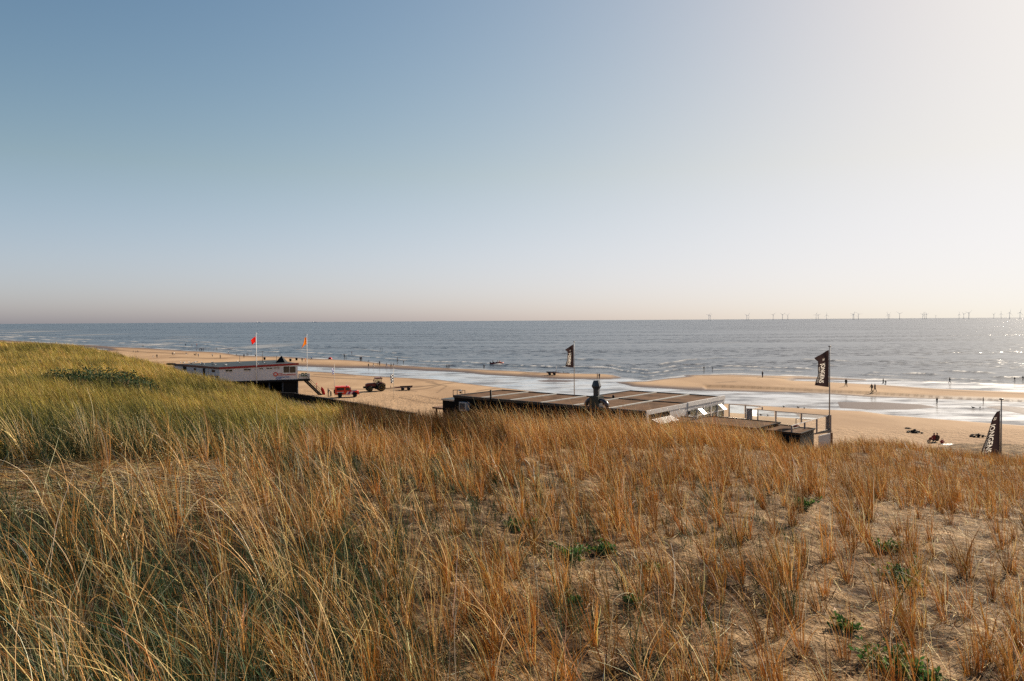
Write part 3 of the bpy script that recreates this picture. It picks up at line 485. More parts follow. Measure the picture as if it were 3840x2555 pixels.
# ------------------------------------------------------------------ lifeguard building on the left
wallm = add_stripe_planks(M('grey_cladding', (.66, .63, .63), .6, var=.06), 0, .9, .9)
wallside = add_stripe_planks(M('side_cladding', (.26, .22, .20), .7, var=.1), 1, .45, .8); roofm = M('bitumen_roof', (.022, .028, .027), .55, var=.5, scale=.8)
redtrim = M('red_trim', (.30, .018, .014), .45); browntrim = M('rusty_trim', (.17, .05, .025), .6)
def lifeguard():
    A = at(822.6, 1379, 141.0); B = at(1116, 1363, 146.0); A0 = Vector((A.x, A.y, 0)); B0 = Vector((B.x, B.y, 0)); u = (B0 - A0).normalized(); nrm = Vector((u.y, -u.x, 0))
    Cc = at(652, 1365, 157.0); D = B0 - nrm * 14 - u * 3.5
    t = thing('lifeguard_building', 'long grey lifeguard post on stilts with red roof edge beside the grassy dune', 'building')
    zf = onplane(825, 1432, A0, nrm).z; poly = [(A.x, A.y), (B.x, B.y), (D.x, D.y), (Cc.x, Cc.y)]; zt = [A.z - .02, B.z - .02, B.z + .05, Cc.z - .05]
    MB().prism(poly, zf, [z - .3 for z in zt]).build('wall', wallm, t)
    r = MB(); r.prism([(A.x + nrm.x * .12, A.y + nrm.y * .12), (B.x + u.x * .2 + nrm.x * .12, B.y + u.y * .2 + nrm.y * .12), (D.x, D.y), (Cc.x - .3, Cc.y)], [z - .298 for z in zt], [z + .01 for z in zt]); roof = r.build('roof', roofm, t)
    for a, b, za, zb, m, nm in ((A0, B0, A.z, B.z, redtrim, 'red_fascia'), (Vector((Cc.x, Cc.y, 0)), A0, Cc.z, A.z, browntrim, 'brown_fascia')):
        d = (b - a).normalized(); q = Vector((d.y, -d.x, 0)); p0 = a + q * .17; p1 = b + q * .17 + d * .2
        f = MB(); f.add([(p.x, p.y, z) for p, z in ((p0, za - .3), (p1, zb - .3), (p1, zb + .08), (p0, za + .08))] + [(p.x - q.x * .06, p.y - q.y * .06, z) for p, z in ((p0, za - .3), (p1, zb - .3), (p1, zb + .08), (p0, za + .08))], [(0, 1, 2, 3), (7, 6, 5, 4), (0, 4, 5, 1), (1, 5, 6, 2), (2, 6, 7, 3), (3, 7, 4, 0)]); f.build(nm, m, t)
    def onW(px, py, e=0.): return onplane(px, py, A0, nrm) + nrm * e
    def rect(mb, x0, y0, x1, y1, e0, e1):
        P = [onW(*p) for p in ((x0, y1), (x1, y1), (x1, y0), (x0, y0))]; zb = (P[0].z + P[1].z) / 2; ztp = (P[2].z + P[3].z) / 2
        a, b = P[0], P[1]; V = [(p.x + nrm.x * e, p.y + nrm.y * e, z) for e in (e1, e0) for p, z in ((a, zb), (b, zb), (b, ztp), (a, ztp))]
        mb.add(V, [(0, 1, 2, 3), (7, 6, 5, 4), (0, 4, 5, 1), (1, 5, 6, 2), (2, 6, 7, 3), (3, 7, 4, 0)])
    for x0, y0, x1, y1, panes in ((844.7, 1384, 872.5, 1396.5, 2), (913.7, 1381, 941.8, 1392.5, 2), (972, 1378, 988, 1388, 2), (998, 1377, 1022.6, 1387, 2), (1027, 1375.5, 1050, 1385, 2), (1060, 1369.5, 1112, 1402, 2)):
        big = x1 - x0 > 40; f = MB(); rect(f, x0, y0, x1, y1, .0, .05); fo = f.build('window_frame', white if big else offwhite, t); w_ = (x1 - x0 - (4 if not big else 7)) / panes; g = MB()
        for k in range(panes):
            xa = x0 + (1.5 if not big else 3) + k * (w_ + (1 if not big else 1)); rect(g, xa, y0 + (3 if not big else 5), xa + w_ - .5, y1 - (3.2 if not big else 4), .03, .065)
        g.build('window_pane', glass_dark, fo)
    # signs and lettering painted on the wall
    def letter(body, px, py, wpx, hgt, mat, nm):
        o = onW(px, py, .03); e = onW(px + wpx, py - wpx * .045, .03); me = text_mesh(body, hgt * 1.4, nm, mat); lo = link(nm, me, t); wid = max(v.co.x for v in me.vertices); s = (e - o).length / max(wid, .01)
        lo.matrix_world = Matrix(((u.x * s, 0, nrm.x, o.x), (u.y * s, 0, nrm.y, o.y), (0, 1, 0, o.z), (0, 0, 0, 1)))
    redl = M('red_lettering', (.62, .06, .03), .6); bluel = M('blue_lettering', (.05, .14, .42), .6)
    letter('REDDINGSBRIGADE', 1040, 1409.5, 69, .5, redl, 'red_lettering'); letter('Reddingsbrigade Bergen', 1035.6, 1417.5, 50, .3, bluel, 'blue_lettering'); letter('Egmond', 1035.6, 1423, 20, .3, bluel, 'blue_lettering')
    lg = MB(); c = onW(1033, 1404, .02); m = Matrix.Translation(c) @ nrm.to_track_quat('Z', 'Y').to_matrix().to_4x4()
    lg.lathe([(.42, 0), (.42, .03)], 20, m, False); em = lg.build('round_emblem', redl, t); l2 = MB(); l2.lathe([(.22, .031), (.22, .05)], 16, m, False); l2.build('emblem_centre', offwhite, em)
    # side wing openings
    ns = (Cc - A); ns.z = 0; ds = ns.normalized(); qs = Vector((-ds.y, ds.x, 0)); qs = qs if qs.y < 0 else -qs
    def onS(px, py, e): return onplane(px, py, A0, qs) + qs * e
    for x0, y0, x1, y1, m_, nm in ((762.5, 1381, 771, 1414, black, 'doorway'), (771.3, 1383, 782, 1418, offwhite, 'door_panel'), (795, 1386, 806, 1395, glass_dark, 'side_window'), (728, 1381, 735, 1388, glass_dark, 'side_window'), (687, 1371, 699, 1388, black, 'doorway'), (783, 1408, 820, 1411, redtrim, 'railing_board'), (812, 1409, 818, 1432, darkgrey, 'meter_box')):
        a, b = onS(x0, y1, 0), onS(x1, y1, 0); ztp = onS(x0, y0, 0).z; zb = a.z; q = MB(); q.add([(p.x + qs.x * e, p.y + qs.y * e, z) for e in (.08, .0) for p, z in ((a, zb), (b, zb), (b, ztp), (a, ztp))], [(0, 1, 2, 3), (7, 6, 5, 4), (0, 4, 5, 1), (1, 5, 6, 2), (2, 6, 7, 3), (3, 7, 4, 0)]); q.build(nm, m_, t)
    # floor beam, stilts, store underneath
    bt = MB(); bt.prism([(p.x, p.y) for p in (A0 + nrm * .1, B0 + nrm * .1 + u * .1, B0 - nrm * 12, A0 - nrm * 12)], zf - .4, zf - .003); bt.build('floor_beam', black, t)
    for px in (922, 1010, 1060, 1116):
        p = onW(px, 1425); s = MB(); s.tube([(p.x - nrm.x * .4, p.y - nrm.y * .4, -.3), (p.x - nrm.x * .4, p.y - nrm.y * .4, zf - .39)], .16, 8); s.build('stilt', steel if px < 950 else darkgrey, t)
    p0, p1 = onW(1062, 1440), onW(1119, 1440); q = MB(); q.prism([(p.x, p.y) for p in (Vector((p0.x, p0.y, 0)) - nrm * .8, Vector((p1.x, p1.y, 0)) - nrm * .8, Vector((p1.x, p1.y, 0)) - nrm * 7, Vector((p0.x, p0.y, 0)) - nrm * 7)], -.4, zf - .55); q.build('storage_room', black, t)
    q = MB(); c0 = A0 - nrm * 6; c1 = B0 - nrm * 6 - u * 1.0; q.prism([(p.x, p.y) for p in (c0, c1, c1 - nrm * .3, c0 - nrm * .3)], -.4, zf - .42); q.build('undercroft_shade', black, t)  # added black sheet standing in for the shade under the floor
    # roof furniture
    c = at(1057, 1357, 151.0); s = MB(); s.prism([(c.x - .95, c.y - .9), (c.x + .85, c.y - .9), (c.x + .85, c.y + .9), (c.x - .95, c.y + .9)], c.z - .6, c.z); s.add([(c.x - .95, c.y - .9, c.z + .002), (c.x + .85, c.y - .9, c.z + .002), (c.x + .85, c.y + .9, c.z + .002), (c.x - .95, c.y + .9, c.z + .002), (c.x - .05, c.y, c.z + 1.25)], [(0, 1, 4), (1, 2, 4), (2, 3, 4), (3, 0, 4), (3, 2, 1, 0)]); s.build('pyramid_roof_hood', black, t)
    for px, pt, pb, dd_ in ((1037, 1336, 1357, 149), (984, 1318, 1353, 150), (899, 1334, 1355, 150)):
        a = at(px, pb, dd_); b = at(px, pt, dd_); s = MB().tube([a - Vector((0, 0, .4)), b], .045, 6); s.beam(b + Vector((-.7, 0, 0)), b + Vector((.35, 0, 0)), .05, .05); s.build('aerial', darkgrey, t)
    c = at(641, 1364, 158); MB().box((c.x, c.y, c.z - .1), (1.55, 1.2, .38), bev=.06).build('roof_box', black, t)
    # balcony with stairs
    P0 = onW(1113, 1416, 0); bx = MB(); e = u * 2.3
    bx.prism([(p.x, p.y) for p in (B0 + nrm * .3, B0 + nrm * .3 + e, B0 - nrm * 3 + e, B0 - nrm * 3 + u * .003)], zf - .38, zf + .02); bal = bx.build('balcony', black, t)
    for k, (s0, s1) in enumerate(((B0 + nrm * .28 + u * .05, B0 + nrm * .28 + e * .98), (B0 + nrm * .28 + e * .98, B0 - nrm * 2.9 + e * .98))):
        q = MB()
        for zz in (zf + 1.05, zf + .55): q.beam((s0.x, s0.y, zz), (s1.x, s1.y, zz), .05, .05)
        for f in (0.02, .5, .98): p = s0.lerp(s1, f); q.beam((p.x, p.y, zf + .022), (p.x, p.y, zf + 1.05), .05, .05)
        q.build('railing', steel, t)
    s0 = B0 + nrm * .25 + u * .15; s1 = B0 + nrm * .25 + e * .95; q = MB(); d = (s1 - s0); q.add([(p.x, p.y, z) for p, z in ((s0, zf + .1), (s1, zf + .1), (s1, zf + 1.0), (s0, zf + 1.0))] + [(p.x - nrm.x * .02, p.y - nrm.y * .02, z) for p, z in ((s0, zf + .1), (s1, zf + .1), (s1, zf + 1.0), (s0, zf + 1.0))], [(0, 1, 2, 3), (7, 6, 5, 4), (0, 4, 5, 1), (1, 5, 6, 2), (2, 6, 7, 3), (3, 7, 4, 0)]); q.build('balustrade_panel', offwhite, t)
    top = B0 + e * .5 + nrm * .1; top = Vector((top.x, top.y, zf)); bot = G(1208, 1488, .05); st = MB(); dv = bot - top; sidev = Vector((0, 0, 1)).cross(dv).normalized() * .55
    for s_ in (-1, 1): st.beam(top + sidev * s_, bot + sidev * s_, .08, .28)
    for k in range(1, 16): p = top.lerp(bot, k / 16); st.beam(p - sidev, p + sidev, .26, .05)
    st.build('staircase', black, t); q = MB()
    for s_ in (-1, 1):
        q.beam(top + sidev * s_ + Vector((0, 0, .95)), bot + sidev * s_ + Vector((0, 0, .95)), .05, .05)
        for k in (1, 5, 10, 15): p = top.lerp(bot, k / 16) + sidev * s_; q.beam(p + Vector((0, 0, .1)), p + Vector((0, 0, .95)), .05, .05)
    q.build('stair_railing', black, t)
    # safety signs hung on the balcony rail
    for px, lab, kind in ((1130, 'green square sign with white cross on the balcony panel', 0), (1142.5, 'green square sign with white heart shape on the balcony panel', 1)):
        c = onplane(px + 4.5, 1405.5, B0 + nrm * .31, nrm); sg = thing('safety_sign', lab, 'sign', c, 0, 'green signs on the balcony'); mm = Matrix(((u.x, nrm.x, 0, 0), (u.y, nrm.y, 0, 0), (0, 0, 1, 0), (0, 0, 0, 1)))
        MB().box((0, .012, 0), (.47, .02, .66), M=mm).build('sign_plate', greenplate, sg); s = MB()
        if kind == 0: s.box((0, .026, 0), (.34, .006, .11), M=mm).box((0, .027, 0), (.11, .008, .34), M=mm)
        else: s.add([mm @ Vector(p) for p in ((0, .026, -.2), (.17, .026, .02), (.15, .026, .14), (.07, .026, .17), (0, .026, .09), (-.07, .026, .17), (-.15, .026, .14), (-.17, .026, .02))], [tuple(range(8))])
        s.build('sign_symbol', white, sg)
    return A, B, Cc, u, nrm, zf, onW
LA, LB, LC, LU, LN, LZF, LW = lifeguard()

# gulls on the roof
gullbody = M('gull_white', (.75, .73, .70), .7); gulldark = M('gull_grey', (.10, .10, .11), .7)
def gull_mesh():
    b = MB(); b.ball((0, 0, .2), (.19, .085, .09)); b.ball((.17, 0, .31), (.06, .05, .055)); b.tube([(.1, 0, .22), (.15, 0, .3)], [.06, .045], 8); b.tube([(.22, 0, .31), (.29, 0, .295)], [.018, .005], 6); b.tube([(.02, .03, .13), (.02, .03, 0)], .012, 5).tube([(.02, -.03, .13), (.02, -.03, 0)], .012, 5)
    w_ = MB(); w_.ball((-.07, .075, .215), (.2, .022, .06)).ball((-.07, -.075, .215), (.2, .022, .06)).tube([(-.17, 0, .21), (-.33, 0, .19)], [.06, .015], 6); return b.mesh('body', gullbody), w_.mesh('wings', gulldark)
GB, GW = gull_mesh()
for k, (px, py, dd_) in enumerate([(677, 1360.5, 158), (689.5, 1362, 157), (710, 1360, 158), (728, 1362.5, 157), (737.5, 1359.5, 159), (756.5, 1361, 156), (720, 1365.5, 154), (755, 1369, 150), (763, 1369.5, 149), (796, 1363.5, 156), (800.5, 1372, 147), (805.5, 1372.5, 146.5), (853, 1361, 155), (843, 1370, 145.5), (845.5, 1371, 145), (890, 1356, 158), (900, 1362.5, 152), (966, 1367.5, 146), (994, 1366, 147)]):
    p = at(px, py, dd_); f = min(1, max(0, (p.x - LC.x) / (LA.x - LC.x))); zr = LC.z + (LA.z - LC.z) * f if p.x < LA.x else LA.z + (LB.z - LA.z) * (p.x - LA.x) / (LB.x - LA.x)
    g = thing('gull', 'gull standing on the flat dark roof of the grey lifeguard post', 'bird', (p.x, p.y, zr + .015), rnd.uniform(0, 6.3), 'gulls resting on the lifeguard roof'); link('body', GB, g); link('wings', GW, g); g.scale = (1.15,) * 3

# ------------------------------------------------------------------ flags
def cloth(hoist, fw, fh, drop, seed, n=14, mm=22, droop_pow=1.3, fold=.10):
    """surface point of a hanging flag; u 0 at pole, v 0 at top (returns metres relative to the hoist top)"""
    def P(u_, v_):
        wv = fw(v_); x = -wv * u_; z = -fh * v_ - drop(v_) * u_ ** droop_pow
        y = fold * math.sin(u_ * 7 + v_ * 2.2 + seed) * u_ ** .6 + fold * .5 * math.sin(v_ * 8 + u_ * 3 + seed * 2) * u_
        return Vector((x, y, z))
    return P
def cloth_mesh(P, name, mat, nu=16, nv=24):
    V = [P(i / nu, j / nv) for j in range(nv + 1) for i in range(nu + 1)]; F = [(j * (nu + 1) + i, (j + 1) * (nu + 1) + i, (j + 1) * (nu + 1) + i + 1, j * (nu + 1) + i + 1) for j in range(nv) for i in range(nu)]
    b = MB(); b.add(V, F, True); return b.mesh(name, mat)
flagm = foliage_mat('flag_cloth', .3, .7)
def fabric(name, build):
    m = bpy.data.materials.new(name); m.use_nodes = True; t = m.node_tree; p = t.nodes['Principled BSDF']; p.inputs['Roughness'].default_value = .8; p.inputs['Specular IOR Level'].default_value = .15; out = t.nodes['Material Output']
    col = build(t); tr = node(t, 'ShaderNodeBsdfTranslucent'); ms = node(t, 'ShaderNodeMixShader'); ms.inputs[0].default_value = .35
    t.links.new(col, p.inputs['Base Color']); t.links.new(col, tr.inputs[0]); t.links.new(p.outputs[0], ms.inputs[1]); t.links.new(tr.outputs[0], ms.inputs[2]); t.links.new(ms.outputs[0], out.inputs[0]); return m
def plain(c):
    def f(t): n_ = node(t, 'ShaderNodeTexNoise', Scale=4.); r = node(t, 'ShaderNodeMix', data_type='RGBA'); t.links.new(n_.outputs[0], r.inputs[0]); r.inputs[6].default_value = (*[q * .85 for q in c], 1); r.inputs[7].default_value = (*[min(1, q * 1.15) for q in c], 1); return r.outputs[2]
    return f
def checker(c1, c2, s):
    def f(t): tc = node(t, 'ShaderNodeTexCoord'); sx = node(t, 'ShaderNodeSeparateXYZ'); cx = node(t, 'ShaderNodeCombineXYZ'); t.links.new(tc.outputs['Object'], sx.inputs[0]); t.links.new(sx.outputs[0], cx.inputs[0]); t.links.new(sx.outputs[2], cx.inputs[1]); cx.inputs[2].default_value = .01; k = node(t, 'ShaderNodeTexChecker', Scale=s); t.links.new(cx.outputs[0], k.inputs[0]); k.inputs[1].default_value = (*c1, 1); k.inputs[2].default_value = (*c2, 1); return k.outputs[0]
    return f
def stripes(c1, c2):
    def f(t): tc = node(t, 'ShaderNodeTexCoord'); w_ = node(t, 'ShaderNodeTexWave', Scale=1.3, Distortion=1.5); w_.bands_direction = 'X'; t.links.new(tc.outputs['Object'], w_.inputs[0]); r = node(t, 'ShaderNodeValToRGB'); r.color_ramp.interpolation = 'CONSTANT'; r.color_ramp.elements[0].color = (*c1, 1); r.color_ramp.elements[1].color = (*c2, 1); r.color_ramp.elements[1].position = .5; t.links.new(w_.outputs[0], r.inputs[0]); return r.outputs[0]
    return f
def flagpole(label, base, top, r, polemat, flag_top, P, fabricm, group, cap=True, letters=None, rz=0):
    t = thing('flagpole', label, 'flagpole', base, 0, group); h = top - base.z
    MB().tube([(0, 0, -.3), (0, 0, h * .5), (0, 0, h)], [r, r * .85, r * .6], 10).build('pole', polemat, t)
    if cap: MB().lathe([(r * .7, h + .002), (r * 2.4, h + .03), (r * 2.2, h + .12), (r * .5, h + .16)], 12).build('pole_cap', polemat, t)
    if not letters:
        f = link('flag', cloth_mesh(P, 'flag', fabricm), t); f.location = (-r - .02, 0, flag_top - base.z); return t
    nu, nv = 62, 150; cu, cv = np.meshgrid((np.arange(nu) + .5) / nu, (np.arange(nv) + .5) / nv); cu = cu.ravel(); cv = cv.ravel(); lines = []      # the letters are sewn in: cells of the cloth that belong to a letter go to the lettering
    for body, size, ubase, v0, v1 in letters:
        me = text_mesh(body, 1.0); me.calc_loop_triangles(); xy = np.array([(v.co.x, v.co.y) for v in me.vertices]); x0, x1, ys = xy[:, 0].min(), xy[:, 0].max(), xy[:, 1].max(); inside = np.zeros(len(cu), bool)
        tx = x0 + (cv - v0) / (v1 - v0) * (x1 - x0); ty = (ubase - cu) / size * ys
        for tri in me.loop_triangles:
            p0, p1, p2 = xy[list(tri.vertices)]; c_ = [(b_[0] - a_[0]) * (ty - a_[1]) - (b_[1] - a_[1]) * (tx - a_[0]) for a_, b_ in ((p0, p1), (p1, p2), (p2, p0))]; inside |= ((c_[0] >= 0) & (c_[1] >= 0) & (c_[2] >= 0)) | ((c_[0] <= 0) & (c_[1] <= 0) & (c_[2] <= 0))
        bpy.data.meshes.remove(me); lines.append(inside)
    V = [P(i_ / nu, j_ / nv) for j_ in range(nv + 1) for i_ in range(nu + 1)]; F = np.array([(j_ * (nu + 1) + i_, (j_ + 1) * (nu + 1) + i_, (j_ + 1) * (nu + 1) + i_ + 1, j_ * (nu + 1) + i_ + 1) for j_ in range(nv) for i_ in range(nu)])
    def cut(mask, nm, m_, par):
        ids, inv = np.unique(F[mask], return_inverse=True); b_ = MB(); b_.add([V[k_] for k_ in ids], [tuple(q_) for q_ in inv.reshape(-1, 4)], True); return link(nm, b_.mesh(nm, m_), par)
    f = cut(~np.any(lines, axis=0), 'flag', fabricm, t); f.location = (-r - .02, 0, flag_top - base.z)
    for m_ in lines:
        if m_.any(): cut(m_, 'lettering', flag_ink, f)
    return t
flag_ink = fabric('flag_lettering', plain((.78, .72, .64)))
fl_dark = fabric('dark_flag', plain((.032, .020, .020)))
palepole = M('pale_pole', (.62, .56, .46), .45); greypole = M('grey_pole', (.30, .26, .22), .5)
def jong(base, px, py_top, d, py_flag, seed, wtop, h, label, slack=False):
    top = at(px, py_top, d).z; ft = at(px, py_flag, d).z
    if slack: fw = lambda v: wtop * float(np.interp(v, [0, .15, .4, 1], [.12, .36, .62, 1.0])); drop = lambda v: .35
    else: fw = lambda v: wtop * float(np.interp(v, [0, .05, .13, .22, .6, .82, 1], [1, .93, .74, .71, .76, .93, 1.0])); drop = lambda v: .9 - 1.12 * v
    P = cloth(None, fw, h, drop, seed, fold=.16, droop_pow=1.15)
    flagpole(label, base, top, .075, greypole, ft, P, fl_dark, 'dark banner flags around the pavilion', letters=[('JONGENS', .30, .70, .27, .90), ('VAN NOORD', .13, .90, .36, .90), ('DE', .16, .62, .14, .20)])
jong(G(2153.5, 1479, 2.3), 2153.5, 1284, G(2153.5, 1479, 2.3).y, 1292, .4, 1.42, 4.0, 'tall pole with dark lettered flag rising behind the brown pavilion roof')
jong(Vector((35.9, 84.3, 2.4)), 3104.8, 1302, 84.3, 1313, 1.1, 1.62, 4.2, 'tall pole with dark lettered flag at the terrace corner post')
_b3 = at(3752, 1800, 62.0); jong(Vector((_b3.x, 62.0, terrain([_b3.x], [62.0])[0])), 3752, 1501, 62.0, 1534, 2.3, 1.8, 3.9, 'low standing pole with dark lettered flag half hidden by dune grass', True)
# lifeguard flags
b = LW(962.8, 1431, .22); P = cloth(None, lambda v: .95 * (1 - .25 * v), 1.1, lambda v: .75 * (1 - .3 * v), .8, fold=.08)
flagpole('white pole with plain red flag fixed against the lifeguard post wall', Vector((b.x, b.y, LZF - .2)), LW(962.8, 1252, .22).z, .07, white, LW(962.8, 1262, .22).z, P, fabric('red_flag', plain((.75, .02, .012))), None)
b = LB + LU * 1.9 - LN * 1.0; P = cloth(None, lambda v: .35 + .75 * v ** 1.5, 1.35, lambda v: .9 * v, .3, fold=.1)
flagpole('white pole with orange and yellow striped flag beside the lifeguard balcony', Vector((b.x, b.y, LZF)), onplane(1152, 1258, b, LN).z, .06, white, onplane(1152, 1266, b, LN).z, P, fabric('striped_flag', stripes((.62, .03, .012), (.85, .36, .01))), None)
P = cloth(None, lambda v: .36 + .12 * math.sin(v * 7), 1.25, lambda v: .25, 1.7, fold=.12)
b = G(1254.8, 1491.5); flagpole('thin white pole with blue and white checked flag beside the red rescue car', b, at(1254.8, 1365, b.y).z, .055, palepole, at(1254.8, 1378, b.y).z, P, fabric('blue_checks', checker((.04, .10, .42), (.8, .8, .8), 4.5)), 'beach poles with checked flags', cap=False)
b = G(1477, 1508); P = cloth(None, lambda v: .55 - .1 * v, 1.6, lambda v: .25, 2.9, fold=.12); flagpole('thin white pole with black and white checked flag near the boat trailer', b, at(1476, 1380, b.y).z, .055, palepole, at(1476, 1402, b.y).z, P, fabric('black_checks', checker((.012, .012, .012), (.8, .8, .8), 4.0)), 'beach poles with checked flags', cap=False)

# ------------------------------------------------------------------ fence, boats and boards below the lifeguard post
def fence():
    pts = [G(p, q, 1.7) for p, q in ((965, 1467), (1105, 1475), (1240, 1496), (1336, 1511), (1450, 1532), (1560, 1551))]; t = thing('windbreak_fence', 'long dark timber windbreak fence along the dune foot behind green grass', 'fence', (0, 0, 0)); dk = add_stripe_planks(M('dark_planks', (.014, .013, .013), .75, var=.3, spec=.1), 0, .3, .5); q = MB(); cap = MB()
    for a, b in zip(pts[:-1], pts[1:]):
        d = (b - a); d.z = 0; n = int(d.length / .3); dn = d.normalized()
        for k in range(n):
            p0 = a.lerp(b, k / n); p1 = a.lerp(b, (k + .93) / n); dz = .03 * (k % 3 == 0); nn = Vector((dn.y, -dn.x, 0)) * .025
            q.prism([(p0.x + nn.x, p0.y + nn.y), (p1.x + nn.x, p1.y + nn.y), (p1.x - nn.x, p1.y - nn.y), (p0.x - nn.x, p0.y - nn.y)], -.3, 1.66 - dz)
        cap.beam((a.x, a.y, 1.72), (b.x, b.y, 1.72), .14, .06)
    q.build('plank_panel', dk, t); cap.build('top_rail', darkgrey, t)
    for a in pts: MB().beam((a.x, a.y + .1, -.3), (a.x, a.y + .1, 1.8), .14, .14).build('post', darkgrey, t)
fence()
def canoe(L, W, H, mat, name='hull'):
    b = MB(); n = 14; vs = []
    for i in range(n + 1):
        s = i / n * 2 - 1; w_ = W / 2 * (1 - abs(s) ** 2.6) + .02; z = .12 * abs(s) ** 3
        for k in range(9): a = math.pi * k / 8; vs.append((s * L / 2, math.cos(a) * w_, z + H * (1 - math.sin(a) ** .8 * (.9 + .1 * (1 - abs(s))))))
        vs.append((s * L / 2, 0, z + H + .03))
    f = [(i * 10 + k, i * 10 + (k + 1) % 10, (i + 1) * 10 + (k + 1) % 10, (i + 1) * 10 + k) for i in range(n) for k in range(10)]; b.add(vs, f, True); b.add(vs[:10], [tuple(range(10))[::-1]]); b.add(vs[-10:], [tuple(range(10))]); return b.mesh(name, mat)
greyblue = M('grey_blue_cover', (.16, .17, .21), .6); whiteblue = M('white_cover', (.7, .7, .74), .6)
c = G(1047, 1466, 1.0); t = thing('covered_rowboat', 'long slim grey-blue covered boat stored below the lifeguard post', 'boat', c, -.62); link('hull', canoe(7.0, .95, .5, greyblue), t)
MB().tube([(3.3, 0, .32), (3.75, 0, .3)], [.24, .12], 8).build('blue_end_cap', blue, t)
for xx in (-2, 2): MB().beam((xx, 0, -1.3), (xx, 0, .02), .08, .08).beam((xx, -.5, -.01), (xx, .5, -.01), .08, .06).build('cradle', steel, t)
c = G(999, 1458, .6); t = thing('covered_bundle', 'rounded blue tarpaulin bundle beneath the lifeguard post floor', 'tarp', c, .2); b = MB(); b.ball((0, 0, .35), (.55, .4, .38)); b.build('tarpaulin', blue, t); MB().tube([(-.12, -.42, .25), (0, -.2, .72), (.12, .1, .74)], .04, 6).build('white_rope', white, t)
c = G(963, 1462, .6); t = thing('covered_bundle', 'faded blue tarpaulin bundle half behind the grass under the lifeguard post', 'tarp', c, .2); MB().ball((0, 0, .3), (.65, .4, .34)).build('tarpaulin', greyblue, t); MB().tube([(-.2, -.42, .2), (0, -.15, .65)], .04, 6).build('white_rope', white, t)
c = G(1161, 1486); t = thing('paddle_board', 'white paddle board lying on the sand beside the wooden stairs', 'board', c, -.10); link('deck', canoe(2.35, .72, .2, white, 'deck'), t); MB().box((.25, -.2, .225), (1.2, .2, .012)).build('purple_stripe', M('purple', (.3, .2, .45), .5), t)
c = G(1219, 1488); t = thing('rescue_board', 'tall red rescue board standing upright at the foot of the stairs', 'board', c); me = canoe(2.05, .62, .14, red, 'deck'); o = link('deck', me, t); o.matrix_world = Matrix.Translation(c + Vector((-.35, 0, 1.02))) @ Matrix.Rotation(R(-17), 4, 'Y') @ Matrix.Rotation(R(90), 4, 'Y') @ Matrix.Rotation(R(90), 4, 'X'); o.parent = None; o.parent = t; o.matrix_parent_inverse = Matrix.Translation(c).inverted(); MB().beam((.1, -.12, .5), (-.2, -.12, 1.5), .06, .03).build('grab_strap', white, t)
c = G(1187, 1474); t = thing('marker_post', 'orange marker post standing beside the lifeguard stairs', 'post', c); MB().tube([(0, 0, -.2), (0, 0, 1.9)], .06, 8).build('post_shaft', red, t); MB().lathe([(.09, 1.9), (.11, 2.0), (.05, 2.1)], 8).build('post_cap', red, t)

